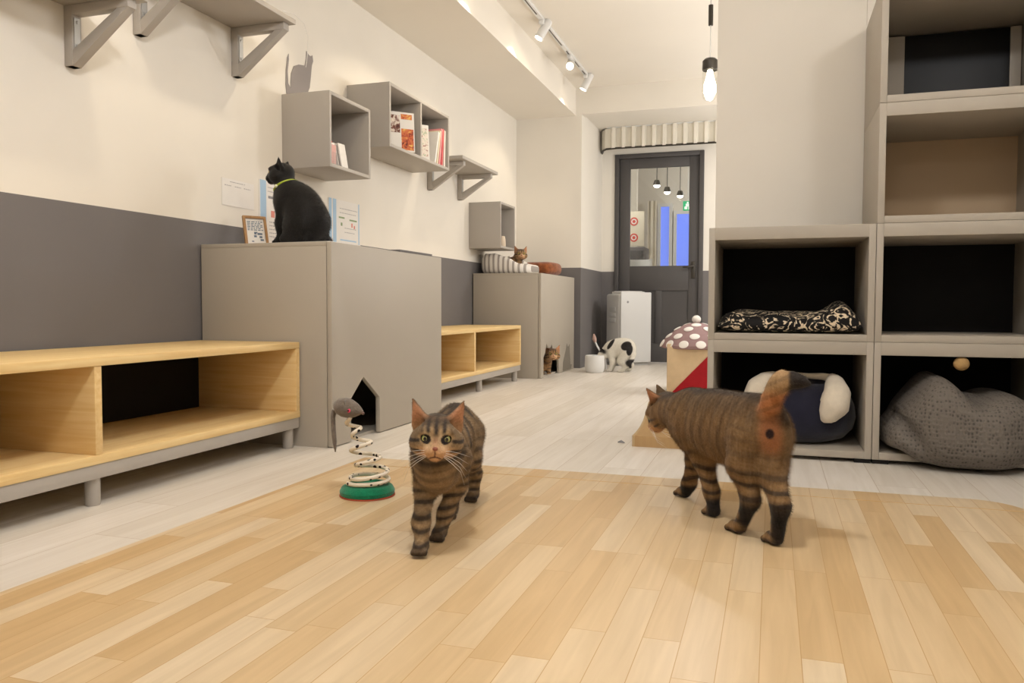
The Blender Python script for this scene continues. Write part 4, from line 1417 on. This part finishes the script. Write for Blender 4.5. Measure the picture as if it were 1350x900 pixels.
def add_head(S, C, f, s=1., up=(0, 0, 1), roll=0., hc=None, ec=None, ears=((1, 0), (1, 0)), en=(.8, .6)):
    """skull, cheeks, muzzle, ears; hc/ec: coat functions of head and ear. ears: (length scale, extra outward turn) left/right"""
    C = V(*C)
    M = frame(f, up, roll)
    W = lambda x, y, z: C + s * (x * M[0] + y * M[1] + z * M[2])
    E = lambda c, r, k=.02: S.ell(W(*c), [v * s for v in r], hc, M, k * s)
    E((0, -.006, .006), (.045, .050, .040))
    for g in (-1, 1):
        E((g * .028, .008, -.013), (.027, .030, .023), .022)
        E((g * .019, .031, .019), (.014, .013, .009), .014)
    E((0, .036, -.015), (.023, .021, .017), .018)
    S.cone(W(0, .026, .016), W(0, .052, -.006), .012 * s, .0075 * s, hc, .012 * s)
    for g in (-1, 1):
        E((g * .0095, .051, -.0185), (.0125, .0105, .0105), .008)
    E((0, .043, -.032), (.012, .012, .008), .010)
    for g, (le, tw) in zip((-1, 1), ears):
        a, b = W(g * .0335, -.008, .026), W(g * (.0525 + tw * .3), -.012, .027 + .047 * le)
        S.ear(a, b, M[1] * en[0] + M[0] * g * en[1], .0290 * s, .0035 * s, ec)
    for g in (-1, 1):
        c0 = W(g * .0202, .0330, .0055)
        s_r = .0110 * s
        S.subs.append((lambda P, c0=c0, s_r=s_r, g=g: np.sqrt((((P - c0) @ M.T / V(1, 1, .80) + ((P - c0) @ M.T)[..., :1] * V(0, 0, -.30 * g)) ** 2).sum(-1)) - s_r, c0 - s_r, c0 + s_r, .0015))
    return C, M, W

M_NOSE = mat('cat_nose_leather', (150, 88, 70), .45, .4, .05, 60)
M_NOSEK = mat('cat_nose_black', (34, 28, 28), .4, .4, .05, 60)
M_WHISK = mat('whisker_white', (240, 236, 228), .4, .4, 0, 10)
def eye_material(name, iris=(150, 160, 92), inner=(196, 190, 120), pupil=.0040):
    m, nt, b = nodes_of(name, .05, .6)
    b.inputs['Coat Weight'].default_value = .6
    tc = N(nt, 'ShaderNodeTexCoord')
    mp = N(nt, 'ShaderNodeMapping')
    mp.inputs['Scale'].default_value = (1.15, 0, .95)
    nt.links.new(tc.outputs['Object'], mp.inputs[0])
    ln = N(nt, 'ShaderNodeVectorMath', operation='LENGTH')
    nt.links.new(mp.outputs[0], ln.inputs[0])
    mu = N(nt, 'ShaderNodeMath', operation='MULTIPLY')
    mu.inputs[1].default_value = 100
    nt.links.new(ln.outputs['Value'], mu.inputs[0])
    r = N(nt, 'ShaderNodeValToRGB')
    e = r.color_ramp.elements
    e[0].position, e[0].color = pupil * 100, (.004, .004, .004, 1)
    e[1].position, e[1].color = 1.0, (.01, .008, .006, 1)
    for p_, c_ in ((pupil * 100 + .05, rgba(inner)), (.86, rgba(iris)), (.96, rgba(tuple(v * .55 for v in iris)))):
        k = e.new(p_)
        k.color = c_
    nt.links.new(mu.outputs[0], r.inputs[0])
    nt.links.new(r.outputs[0], b.inputs['Base Color'])
    return m
M_EYE = eye_material('cat_eye_green')
M_EYEY = eye_material('cat_eye_yellow', (190, 160, 60), (220, 196, 90))

def face_parts(root, hd, s, eye=M_EYE, nose=M_NOSE, whiskers=True, eyes=True, er=.0112):
    C, M, W = hd
    Rm = Matrix(((M[0][0], M[1][0], M[2][0]), (M[0][1], M[1][1], M[2][1]), (M[0][2], M[1][2], M[2][2]))).to_4x4()
    r0 = Vector(ROOTM[root].translation)
    if eyes:
        for g in (-1, 1):
            p = Vector(W(g * .0202, .0332, .0055))
            b = MB().ell((0, 0, 0), (er * s * .93, er * s * 1.0, er * s * .86), None, 24)
            o = b.build('eye', eye, root, local=True, ang=180)
            # an eye looks along the face, slightly outward
            o.matrix_local = Matrix.Translation(p - r0) @ Rm @ Matrix.Rotation(-g * .18, 4, 'Z') @ Matrix.Rotation(g * .0, 4, 'Y')
    b = MB().ell(W(0, .0605, -.0095), (.0058 * s, .004 * s, .0042 * s), Rm, 16)
    b.build('nose', nose, root, ang=180)
    if whiskers:
        for g in (-1, 1):
            b = MB()
            for k in range(5):
                a = W(g * (.014 + .001 * k), .054, -.016 - .003 * k)
                c = W(g * (.045 + .002 * k), .052, -.018 - .010 * k)
                e = W(g * (.070 - .002 * k), .036, -.030 - .015 * k)
                b.tube([a, (a + c) / 2 + V(0, 0, .002), c, e], [.0004 * s, .0004 * s, .0003 * s, .0001 * s], 5)
            b.build('whiskers', M_WHISK, root)

def paw(S, p, d, col, r=.017, s=1., k=.012):
    """p: centre of the paw on the ground, d: the way the toes point"""
    p = V(*p)
    d = unit(V(d[0], d[1], 0))
    l = np.cross(V(0, 0, 1), d)
    M = np.stack([l, d, V(0, 0, 1)])
    S.ell(p + V(0, 0, r * .95), (r * 1.05, r * 1.3, r * .92), col, M, k)
    for g in (-1.5, -.5, .5, 1.5):
        q = p + l * g * r * .56 + d * r * (1.15 - .12 * abs(g)) + V(0, 0, r * .55)
        S.ell(q, (r * .36, r * .52, r * .5), col, M, .004)
# ---- tabby walking toward the viewer ------------------------------------------
FUR = 1
def cat_walking_front():
    t = thing('cat', 'brown tabby cat with green eyes walking toward the viewer on the mat', 'cat', (-.81, 1.93, ZM))
    h = unit((.26, -.966, 0))
    T = TAB
    S = Sdf()
    tc = tabby_torso((-.815, 1.97, .235), h, T, .05, .10)
    lf = tabby_leg(T, .026, 0, sole=.026, soledark=.9, top=.23)
    M = frame(h)
    S.ell((-.868, 2.135, .222), (.060, .085, .076), tc, M, .03)
    S.ell((-.822, 1.985, .208), (.060, .14, .074), tc, M, .05)
    S.ell((-.778, 1.825, .205), (.056, .085, .080), tc, M, .04)
    S.ell((-.766, 1.775, .190), (.050, .05, .062), tc, M, .03)
    def chest(P, t_):
        c = tc(P, t_)
        n1 = nz(P, 28)
        zz = P[:, 2] + .006 * n1 - 5. * (P[:, 0] + .752) ** 2
        c2 = mixc(T['base'], T['light'], sstep(-.3, .9, nz(P, 45)) * .45)
        for zc, wv, k in ((.208, .010, .85), (.226, .006, .5), (.168, .006, .45), (.142, .005, .45), (.188, .004, .3)):
            c2 = mixc(c2, T['dark'], np.exp(-((zz - zc) / wv) ** 2) * k)
        return mixc(c, c2, sstep(1.86, 1.80, P[:, 1]))+ (nz(P, 330) * 6)[:, None]
    S.cone((-.772, 1.79, .235), (-.744, 1.722, .262), .060, .050, chest, .04)
    S.ell((-.765, 1.752, .20), (.046, .036, .06), chest, M, .03)
    # front legs: right one reaching forward, left one under the shoulder
    S.chain([(-.808, 1.80, .205), (-.806, 1.787, .135), (-.779, 1.70, .070), (-.764, 1.672, .030)], [.036, .0255, .0180, .0165], lf, .022)
    paw(S, (-.762, 1.658, .008), (.26, -.966), lf, .0165)
    S.chain([(-.735, 1.825, .20), (-.745, 1.842, .135), (-.766, 1.818, .065), (-.772, 1.800, .022)], [.036, .0245, .0175, .0162], lf, .020)
    paw(S, (-.772, 1.786, ZM), (.2, -.98), lf, .0165)
    # hind legs
    S.chain([(-.838, 2.15, .21), (-.822, 2.105, .145), (-.842, 2.225, .078), (-.835, 2.198, .022)], [.052, .038, .018, .016], lf, .022)
    paw(S, (-.834, 2.178, ZM), (.15, -.98), lf, .0165)
    S.chain([(-.905, 2.13, .21), (-.888, 2.03, .145), (-.850, 2.085, .072), (-.826, 2.01, .022)], [.05, .036, .018, .016], lf, .022)
    paw(S, (-.822, 1.985, ZM), (.2, -.98), lf, .0165)
    # tail carried low behind
    S.chain([(-.885, 2.20, .262), (-.905, 2.27, .22), (-.925, 2.33, .15), (-.94, 2.40, .11), (-.945, 2.46, .12)], [.022, .017, .015, .014, .011], tc, .02)
    C0 = (-.736, 1.694, .277)
    f = unit((.36, -.93, -.10))
    Mh = frame(f, roll=.05)
    s = 1.12
    hd = add_head(S, C0, f, s, roll=.05, hc=tabby_head(C0, Mh, s, T), ec=tabby_ear(C0, Mh, s, T))
    cat_body(t, S, .0028, zmin=ZM + .0004, fur=(70000, .005, (-.0003, .0010, -.0007)), head=(C0, [hd[2](g * .0202, .034, .0055) for g in (-1, 1)]))
    face_parts(t, hd, s)
    return t
cat_walking_front()

# ---- tabby walking away to the left -------------------------------------------
def cat_walking_away():
    t = thing('cat', 'brown tabby cat seen from behind, walking left with raised tail on the mat', 'cat', (-.12, 2.2, ZM))
    h = unit((-.65, .76, 0))
    T = dict(base=(132, 102, 66), dark=(56, 44, 34), light=(172, 134, 88), warm=(188, 116, 66))
    S = Sdf()
    tc = tabby_torso((-.12, 2.2, .262), h, T, .036, .12, contrast=.28)
    def rump(P, t_):
        c = tc(P, t_)
        r = np.sqrt((((P - V(-.002, 2.03, .262)) / V(.036, .05, .075)) ** 2).sum(1))
        c = mixc(c, (176, 112, 70), sstep(1.15, .45, r) * .8)
        a = np.sqrt((((P - V(-.002, 2.02, .272)) / V(.010, .03, .012)) ** 2).sum(1))
        return mixc(c, (40, 22, 20), sstep(1.25, .7, a))
    M = frame(h)
    S.ell((-.026, 2.100, .268), (.059, .095, .090), rump, M, .03)
    S.ell((-.100, 2.190, .257), (.078, .14, .098), tc, M, .05)
    S.ell((-.168, 2.275, .258), (.066, .11, .088), tc, M, .05)
    S.ell((-.212, 2.325, .245), (.054, .07, .085), tc, M, .04)
    S.cone((-.222, 2.345, .272), (-.300, 2.440, .268), .060, .048, tc, .05)
    bd = lambda pc, d, z: tabby_leg(T, .033, 0, sole=.014, soledark=1, backdark=(pc, d, z), top=.22)
    # hind legs (left one near, right one trailing)
    lg = bd((-.060, 2.062, 0), (.55, -.8, 0), .10)
    S.chain([(-.046, 2.080, .245), (-.064, 2.070, .185), (-.044, 2.050, .100), (-.070, 2.082, .022)], [.056, .039, .0195, .0165], lg, .024)
    paw(S, (-.082, 2.098, ZM), (-.65, .76), lg, .0165)
    lg = bd((.022, 1.998, 0), (.45, -.85, 0), .115)
    S.chain([(.000, 2.095, .25), (-.002, 2.062, .190), (.026, 1.992, .105), (.018, 2.006, .022)], [.050, .040, .0195, .0168], lg, .024)
    paw(S, (.008, 2.024, ZM), (-.65, .76), lg, .0165)
    # front legs
    lg = bd((-.150, 2.228, 0), (.6, -.75, 0), .06)
    S.chain([(-.215, 2.290, .235), (-.178, 2.272, .158), (-.152, 2.238, .072), (-.143, 2.226, .022)], [.046, .030, .0185, .0162], lg, .022)
    paw(S, (-.152, 2.238, ZM), (-.65, .76), lg, .0165)
    lg = bd((-.238, 2.420, 0), (.6, -.75, 0), .05)
    S.chain([(-.185, 2.350, .225), (-.205, 2.375, .140), (-.230, 2.418, .050), (-.240, 2.425, .022)], [.044, .029, .0185, .0162], lg, .022)
    paw(S, (-.252, 2.438, ZM), (-.65, .76), lg, .0165)
    # raised tail, crooked to the right, pale orange underneath and dark at the tip
    def tail(P, t_):
        x = P[:, 0]
        c = mixc((196, 134, 86), (180, 146, 104), sstep(.36, .39, P[:, 2]))
        c = mixc(c, T['dark'], sstep(.2, .8, np.sin(2 * PI * (P[:, 2] - .5 * x) / .03)) * .2)
        c = mixc(c, (48, 40, 34), sstep(.034, .046, x))
        return c + (nz(P, 330) * 9 + nz(P, 140) * 7)[:, None]
    S.chain([(-.006, 2.045, .325), (.000, 2.022, .355), (.010, 2.008, .382), (.020, 2.0, .400), (.046, 2.0, .406), (.068, 2.0, .402), (.086, 2.0, .398)], [.024, .021, .021, .021, .018, .012, .004], tail, .014)
    S.cone((.016, 2.0, .398), (.022, 2.0, .423), .016, .006, tail, .012)
    C0 = (-.312, 2.472, .258)
    f = unit((-.76, .10, -.60))
    Mh = frame(f)
    s = 1.12
    hd = add_head(S, C0, f, s, hc=tabby_head(C0, Mh, s, T), ec=tabby_ear(C0, Mh, s, T, (.45, 1.)), en=(.45, 1.))
    cat_body(t, S, .0028, zmin=ZM + .0004, fur=(70000, .005, (.0007, -.0007, -.0007)), head=(C0, [hd[2](g * .0202, .034, .0055) for g in (-1, 1)]))
    face_parts(t, hd, s)
    return t
cat_walking_away()

# ---- black cat sitting on the near cabinet -------------------------------------
def cat_black():
    z0 = ZA + .005
    t = thing('cat', 'black cat with yellow-green collar sitting on the near cabinet, looking left', 'cat', (-1.93, 3.0, z0))
    c = lambda P, t_: V(26, 23, 21) + (nz(P, 40) * 3 + nz(P, 300) * 3)[:, None]
    S = Sdf()
    h = unit((-.97, .22, 0))
    M = frame(h)
    S.ell((-1.905, 3.005, z0 + .085), (.078, .085, .082), c, M, .03)
    S.cone((-1.905, 3.0, z0 + .10), (-1.985, 3.005, z0 + .205), .086, .060, c, .05)
    S.ell((-1.925, 3.0, z0 + .16), (.070, .078, .085), c, M, .04)
    S.ell((-1.958, 3.003, z0 + .205), (.058, .062, .05), c, M, .03)
    S.cone((-1.985, 3.005, z0 + .20), (-2.025, 3.012, z0 + .27), .056, .040, c, .04)
    S.ell((-2.02, 3.01, z0 + .185), (.048, .042, .062), c, M, .03)
    for g in (-1, 1):
        oy = g * .032
        S.chain([(-2.00, 3.005 + oy, z0 + .17), (-2.02, 3.01 + oy, z0 + .09), (-2.022, 3.01 + oy, z0 + .022)], [.034, .022, .017], c, .025)
        paw(S, (-2.034, 3.012 + oy, z0), h, c, .017)
        S.ell((-1.925, 3.0 + g * .062, z0 + .06), (.030, .068, .058), c, M, .025)
        S.cone((-1.90, 2.998 + g * .066, z0 + .022), (-1.985, 3.01 + g * .066, z0 + .02), .02, .018, c, .02)
    S.chain([(-1.86, 3.03, z0 + .03), (-1.86, 3.07, z0 + .02), (-1.87, 3.10, z0 + .018), (-1.90, 3.135, z0 + .018), (-1.98, 3.13, z0 + .018)], [.022, .018, .017, .016, .011], c, .02)
    C0 = (-2.042, 3.012, z0 + .306)
    f = unit((-.96, -.22, -.02))
    s = 1.05
    hd = add_head(S, C0, f, s, hc=c, ec=c, ears=((.72, 0), (.72, 0)), en=(.6, .8))
    cat_body(t, S, .0036, M_FURK, zmin=ZA + .0045, fur=(40000, .004, (.0006, 0, -.0006)), head=(C0, [hd[2](g * .0202, .034, .0055) for g in (-1, 1)]))
    face_parts(t, hd, s, eye=M_EYEY, nose=M_NOSEK, whiskers=False)
    # collar round the neck
    ax = (Vector((-2.042, 3.012, z0 + .306)) - Vector((-1.985, 3.005, z0 + .20))).normalized()
    cc_ = Vector((-2.015, 3.010, z0 + .250))
    u = ax.cross(Vector((0, 1, 0))).normalized()
    v = ax.cross(u)
    pts = [cc_ + u * .052 * math.cos(a) + v * .052 * math.sin(a) for a in np.linspace(0, 2 * PI, 40, endpoint=False)]
    col_ = MB().tube(pts, .0055, 8, closed=True).build('collar', mat('lime_collar', (178, 196, 70), .5, .3, .06, 40), t)
    q = cc_ + (u * .0 - v * .0575) 
    MB().ell(cc_ + Vector((-.012, -.056, -.004)), (.0075, .0075, .0075), None, 14).build('bell', mat('pale_bell', (226, 226, 190), .25, .6, .02, 20), col_)
    return t
cat_black()

# ---- black and white cat bending to its bowl -----------------------------------
def cat_bw():
    t = thing('cat', 'white cat with black patches bending down before the white air purifier', 'cat', (-1.27, 7.0, 0))
    def c(P, t_):
        n = nz(P, 30) * .012
        b = np.zeros(len(P))
        for (x, z, rx, rz_, rot, side) in ((-1.352, .245, .018, .055, .55, 0), (-1.213, .232, .042, .036, -.5, 0), (-1.183, .195, .022, .045, .1, 0)):
            dx, dz = P[:, 0] - x, P[:, 2] - z
            ca, sa = math.cos(rot), math.sin(rot)
            q = np.sqrt(((dx * ca - dz * sa) / rx) ** 2 + ((dx * sa + dz * ca) / rz_) ** 2)
            b = np.maximum(b, sstep(1.12, .92, q + n * 10))
        cc_ = mixc((238, 232, 218), (40, 36, 34), b)
        return cc_ + (nz(P, 300) * 5)[:, None]
    dk = plain((40, 36, 34), 5)
    h = unit((-1, -.08, 0))
    M = frame(h)
    S = Sdf()
    S.ell((-1.215, 7.0, .205), (.065, .075, .085), c, M, .03)
    S.ell((-1.285, 6.995, .215), (.066, .10, .082), c, M, .05)
    S.ell((-1.355, 6.99, .19), (.058, .07, .075), c, M, .04)
    S.cone((-1.365, 6.99, .195), (-1.415, 6.985, .165), .052, .04, c, .03)
    for g in (-1, 1):
        S.chain([(-1.355, 6.992 + g * .035, .17), (-1.335, 6.992 + g * .036, .09), (-1.355, 6.99 + g * .036, .02)], [.034, .023, .017], c, .02)
        paw(S, (-1.367, 6.99 + g * .036, 0), h, c, .017)
    S.chain([(-1.215, 6.955, .18), (-1.255, 6.945, .10), (-1.215, 6.945, .06), (-1.245, 6.94, .02)], [.05, .036, .019, .017], c, .022)
    paw(S, (-1.262, 6.94, 0), h, c, .017)
    S.chain([(-1.205, 7.045, .18), (-1.23, 7.05, .10), (-1.185, 7.05, .06), (-1.20, 7.05, .02)], [.05, .036, .019, .017], c, .022)
    paw(S, (-1.217, 7.05, 0), h, c, .017)
    def tl(P, t_):
        return mixc((238, 232, 218), (40, 36, 34), sstep(.125, .105, P[:, 2])) + (nz(P, 300) * 5)[:, None]
    S.chain([(-1.165, 7.0, .215), (-1.150, 6.97, .16), (-1.165, 6.94, .11), (-1.185, 6.925, .085), (-1.172, 6.915, .05)], [.02, .016, .018, .020, .012], tl, .014)
    C0 = (-1.425, 6.98, .150)
    f = unit((-.80, -.30, -.55))
    def hc(P, t_):
        return mixc((238, 232, 218), (44, 40, 38), sstep(.006, .022, P[:, 2] - .160) * sstep(-1.425, -1.44, P[:, 0])) + (nz(P, 300) * 5)[:, None]
    hd = add_head(S, C0, f, 1., hc=hc, ec=dk)
    cat_body(t, S, .0045, zmin=.0005, fur=(30000, .004, (.0006, 0, -.0006)), head=(C0, [hd[2](g * .0202, .034, .0055) for g in (-1, 1)]))
    face_parts(t, hd, 1., whiskers=False)
cat_bw()

# ---- tabby peeking out of the far cabinet ----------------------------------------
def cat_peek():
    t = thing('cat', 'ginger-brown tabby cat peeking out of the far cabinet door opening', 'cat', (-1.80, 6.42, .0))
    T = dict(base=(150, 112, 72), dark=(72, 52, 38), light=(196, 156, 104), warm=(196, 140, 84))
    S = Sdf()
    tc = tabby_torso((-1.86, 6.44, .12), (.6, -.8, 0), T, .045, .1)
    lg = tabby_leg(T, .03, 0, sole=.01)
    M = frame((.55, -.83, 0))
    z0 = .0135
    S.ell((-1.93, 6.47, z0 + .10), (.075, .12, .085), tc, M, .04)
    S.ell((-1.815, 6.425, z0 + .095), (.05, .06, .075), tc, M, .04)
    S.cone((-1.81, 6.42, .13), (-1.755, 6.385, .165), .046, .04, tc, .03)
    for g in (-1, 1):
        S.chain([(-1.805 + g * .026, 6.41 + g * .02, .11), (-1.795 + g * .024, 6.395 + g * .02, z0 + .018)], [.028, .017], lg, .02)
        paw(S, (-1.79 + g * .023, 6.383 + g * .02, z0), (.4, -.9), lg, .016)
    S.chain([(-2.03, 6.50, .08), (-2.08, 6.42, .035), (-2.02, 6.36, .032)], [.02, .017, .012], tc, .02)
    C0 = (-1.722, 6.362, .178)
    f = unit((.34, -.94, .06))
    Mh = frame(f)
    s = 1.12
    hd = add_head(S, C0, f, s, hc=tabby_head(C0, Mh, s, T), ec=tabby_ear(C0, Mh, s, T))
    cat_body(t, S, .0045)
    face_parts(t, hd, s, eye=M_EYEY, whiskers=False)
cat_peek()

# ---- tabby resting in the striped bed --------------------------------------------
def cat_bed_rest():
    zb = ZB + .046
    t = thing('cat', 'tabby cat resting in the striped bed with only its head showing', 'cat', (-2.08, 6.38, zb))
    T = dict(base=(150, 118, 80), dark=(66, 50, 38), light=(206, 172, 124), warm=(190, 140, 90))
    S = Sdf()
    tc = tabby_torso((-2.10, 6.40, zb + .05), (1, .2, 0), T, .045, .1)
    M = frame((1, .25, 0))
    S.ell((-2.14, 6.385, zb + .046), (.06, .095, .046), tc, M, .03)
    S.ell((-2.09, 6.40, zb + .048), (.055, .075, .045), tc, M, .03)
    S.cone((-2.055, 6.395, zb + .06), (-2.020, 6.385, zb + .105), .044, .038, tc, .03)
    for g in (-1, 1):
        S.cone((-2.05, 6.39 + g * .035, zb + .03), (-1.995, 6.37 + g * .03, zb + .018), .018, .016, tc, .02)
    S.chain([(-2.21, 6.37, zb + .03), (-2.20, 6.31, zb + .02), (-2.13, 6.285, zb + .018), (-2.06, 6.295, zb + .016)], [.02, .017, .015, .011], tc, .02)
    C0 = (-2.008, 6.382, zb + .120)
    f = unit((.42, -.90, -.05))
    Mh = frame(f)
    hd = add_head(S, C0, f, 1., hc=tabby_head(C0, Mh, 1., T), ec=tabby_ear(C0, Mh, 1., T))
    cat_body(t, S, .0048)
    face_parts(t, hd, 1., eye=M_EYEY, whiskers=False)
cat_bed_rest()
# ------------------------------------------------------------------ lights and camera
for lb, y, aim in (('white track spotlight first along the track, out at the near end', 1.0, (-2.33, 1.0, .9)), ('white track spotlight second along the track from the near end', 2.1, (-2.33, 2.4, .9)), ('white track spotlight third along the track from the near end', 3.3, (-2.2, 3.1, .7))):
    spotlight(lb, TX, y, aim, 14, 84)
spotlight('lit white track spotlight at the top picture edge', TX, 4.52, (-2.33, 4.2, .9), 17, 84)
spotlight('white track spotlight with its head turned away, middle of the visible track', TX, 5.45, (-2.33, 4.9, .9), 14, 84)
spotlight('lit white track spotlight nearest the charcoal door', TX, 6.25, (-1.0, 3.0, .6), 14, 84)
spotlight('white track spotlight at the far end of the track', TX, 6.82, (-2.33, 6.5, .9), 14, 84)

px, py, pz = -.352, 4.6, 1.72
t = thing('pendant_lamp', 'jar-shaped glass pendant lamp with dark cap hanging beside the pillar', 'lamp', (px, py, ZC))
MB().lathe([(.001, ZC - .03), (.05, ZC - .03), (.05, ZC), (.001, ZC)], (px, py, 0), 24).build('ceiling_rose', M_DARKM, t)
MB().tube([(px, py, ZC - .02), (px, py, 1.95)], .0035, 8).build('cord', M_WPLAST, t)
MB().lathe([(.001, 2.13), (.013, 2.13), (.013, 2.24), (.001, 2.24)], (px, py, 0), 16).build('cord_grip', M_DARKM, t)
MB().lathe([(.04, 1.885), (.043, 1.89), (.043, 1.935), (.03, 1.948), (.006, 1.95)], (px, py, 0), 32).build('cap', M_DARKM, t)
MB().lathe([(.001, 1.72), (.02, 1.722), (.036, 1.735), (.042, 1.76), (.042, 1.885)], (px, py, 0), 32).build('glass_jar', glass_mat('jar_glass', (.97, .97, .95)), t)
M_BULB = mat('bulb_glow', (255, 246, 230), .4, .3, 0, 5, emit=(255, 244, 222), estr=9.)
MB().lathe([(.001, 1.732), (.02, 1.738), (.034, 1.765), (.033, 1.805), (.022, 1.845), (.014, 1.885), (.001, 1.885)], (px, py, 0), 24).build('bulb', M_BULB, t)
def point(name, loc, e, r, col=(252, 252, 254), parent=None):
    ld = bpy.data.lights.new(name, 'POINT')
    ld.energy = e
    ld.shadow_soft_size = r
    ld.color = lin(col)
    o = bpy.data.objects.new(name, ld)
    COL.objects.link(o)
    if parent:
        o.parent = parent
        o.location = Vector(loc) - Vector(ROOTM[parent].translation)
    else:
        o.location = loc
    return o
point('pendant_light', (px, py, 1.70), 14, .05, parent=t)
# unseen globe lamps added to brighten the room and the hall
def globe(label, x, y, z, e, zc=ZC):
    t = thing('fill_globe', label, 'lamp', (x, y, zc), 0, 'added fill globes out of the picture')
    MB().tube([(x, y, zc), (x, y, z + .1)], .004, 8).build('cord', M_DARKM, t)
    MB().ell((x, y, z), (.1, .1, .1), None, 24).build('globe', mat('fill_globe_glow', (250, 244, 232), .4, .3, 0, 5, emit=(255, 246, 232), estr=4.), t)
    o = point('fill_globe_light', (x, y, z - .13), e, .1, parent=t)
for lb, x, y, z, e in (('unseen fill globe added over the mat', -.6, 1.3, 2.3, 60), ('unseen fill globe added behind the viewer', -.5, -1.2, 2.2, 24), ('unseen fill globe added right of the mat', 1.1, 1.3, 2.3, 28), ('unseen fill globe added behind the pillar', .5, 5.4, 1.7, 40), ('unseen fill globe added at the far right corner', .6, 7.0, 1.8, 60)):
    globe(lb, x, y, z, e)
for x, y, z in ((-1.31, 10.4, 2.06), (-1.19, 10.8, 2.06), (-1.387, 10.0, 2.09)):
    t = thing('hall_spot', 'lit hall lamp seen through the upper door glass', 'lamp', (x, y, HC), 0, 'hall lamps behind the door glass')
    MB().tube([(x, y, HC), (x, y, z + .05)], .006, 8).build('stem', M_DARKM, t)
    MB().lathe([(.001, .05), (.03, .045), (.045, .0), (.045, -.02), (.001, -.018)], (x, y, z), 24).build('shade', M_DARKM, t)
    MB().ell((x, y, z - .015), (.042, .042, .035), None, 20).build('bulb', M_BULB, t)
for x, y in ((-2.1, 9.2), (-.3, 11.4)):  # two more globes added out of view to light the hall
    globe('unseen fill globe added in the hall behind the door', x, y, 2.45, 30, HC)

wd = bpy.data.worlds.new('room_world')
SC.world = wd
wd.use_nodes = True
bg = wd.node_tree.nodes['Background']
bg.inputs[0].default_value = rgba((255, 252, 246))
bg.inputs[1].default_value = .5

cd = bpy.data.cameras.new('camera')
cd.sensor_width = 36
cd.lens = 1052 / 1350 * 36
cd.clip_start = .05
cam = bpy.data.objects.new('camera', cd)
COL.objects.link(cam)
p_, r_, y_ = math.radians(-2.56), math.radians(.1704), math.radians(18.0755)
fwd = Vector((-math.sin(y_) * math.cos(p_), math.cos(y_) * math.cos(p_), math.sin(p_)))
rt = Vector((math.cos(y_), math.sin(y_), 0))
up = rt.cross(fwd)
r2, u2 = rt * math.cos(r_) + up * math.sin(r_), up * math.cos(r_) - rt * math.sin(r_)
cam.matrix_world = Matrix(((r2.x, u2.x, -fwd.x, 0), (r2.y, u2.y, -fwd.y, 0), (r2.z, u2.z, -fwd.z, .58), (0, 0, 0, 1)))
SC.camera = cam
vs_ = SC.view_settings
vs_.view_transform = 'Standard'
vs_.look = 'None'
vs_.exposure = .0
vs_.gamma = 1
vs_.use_curve_mapping = False
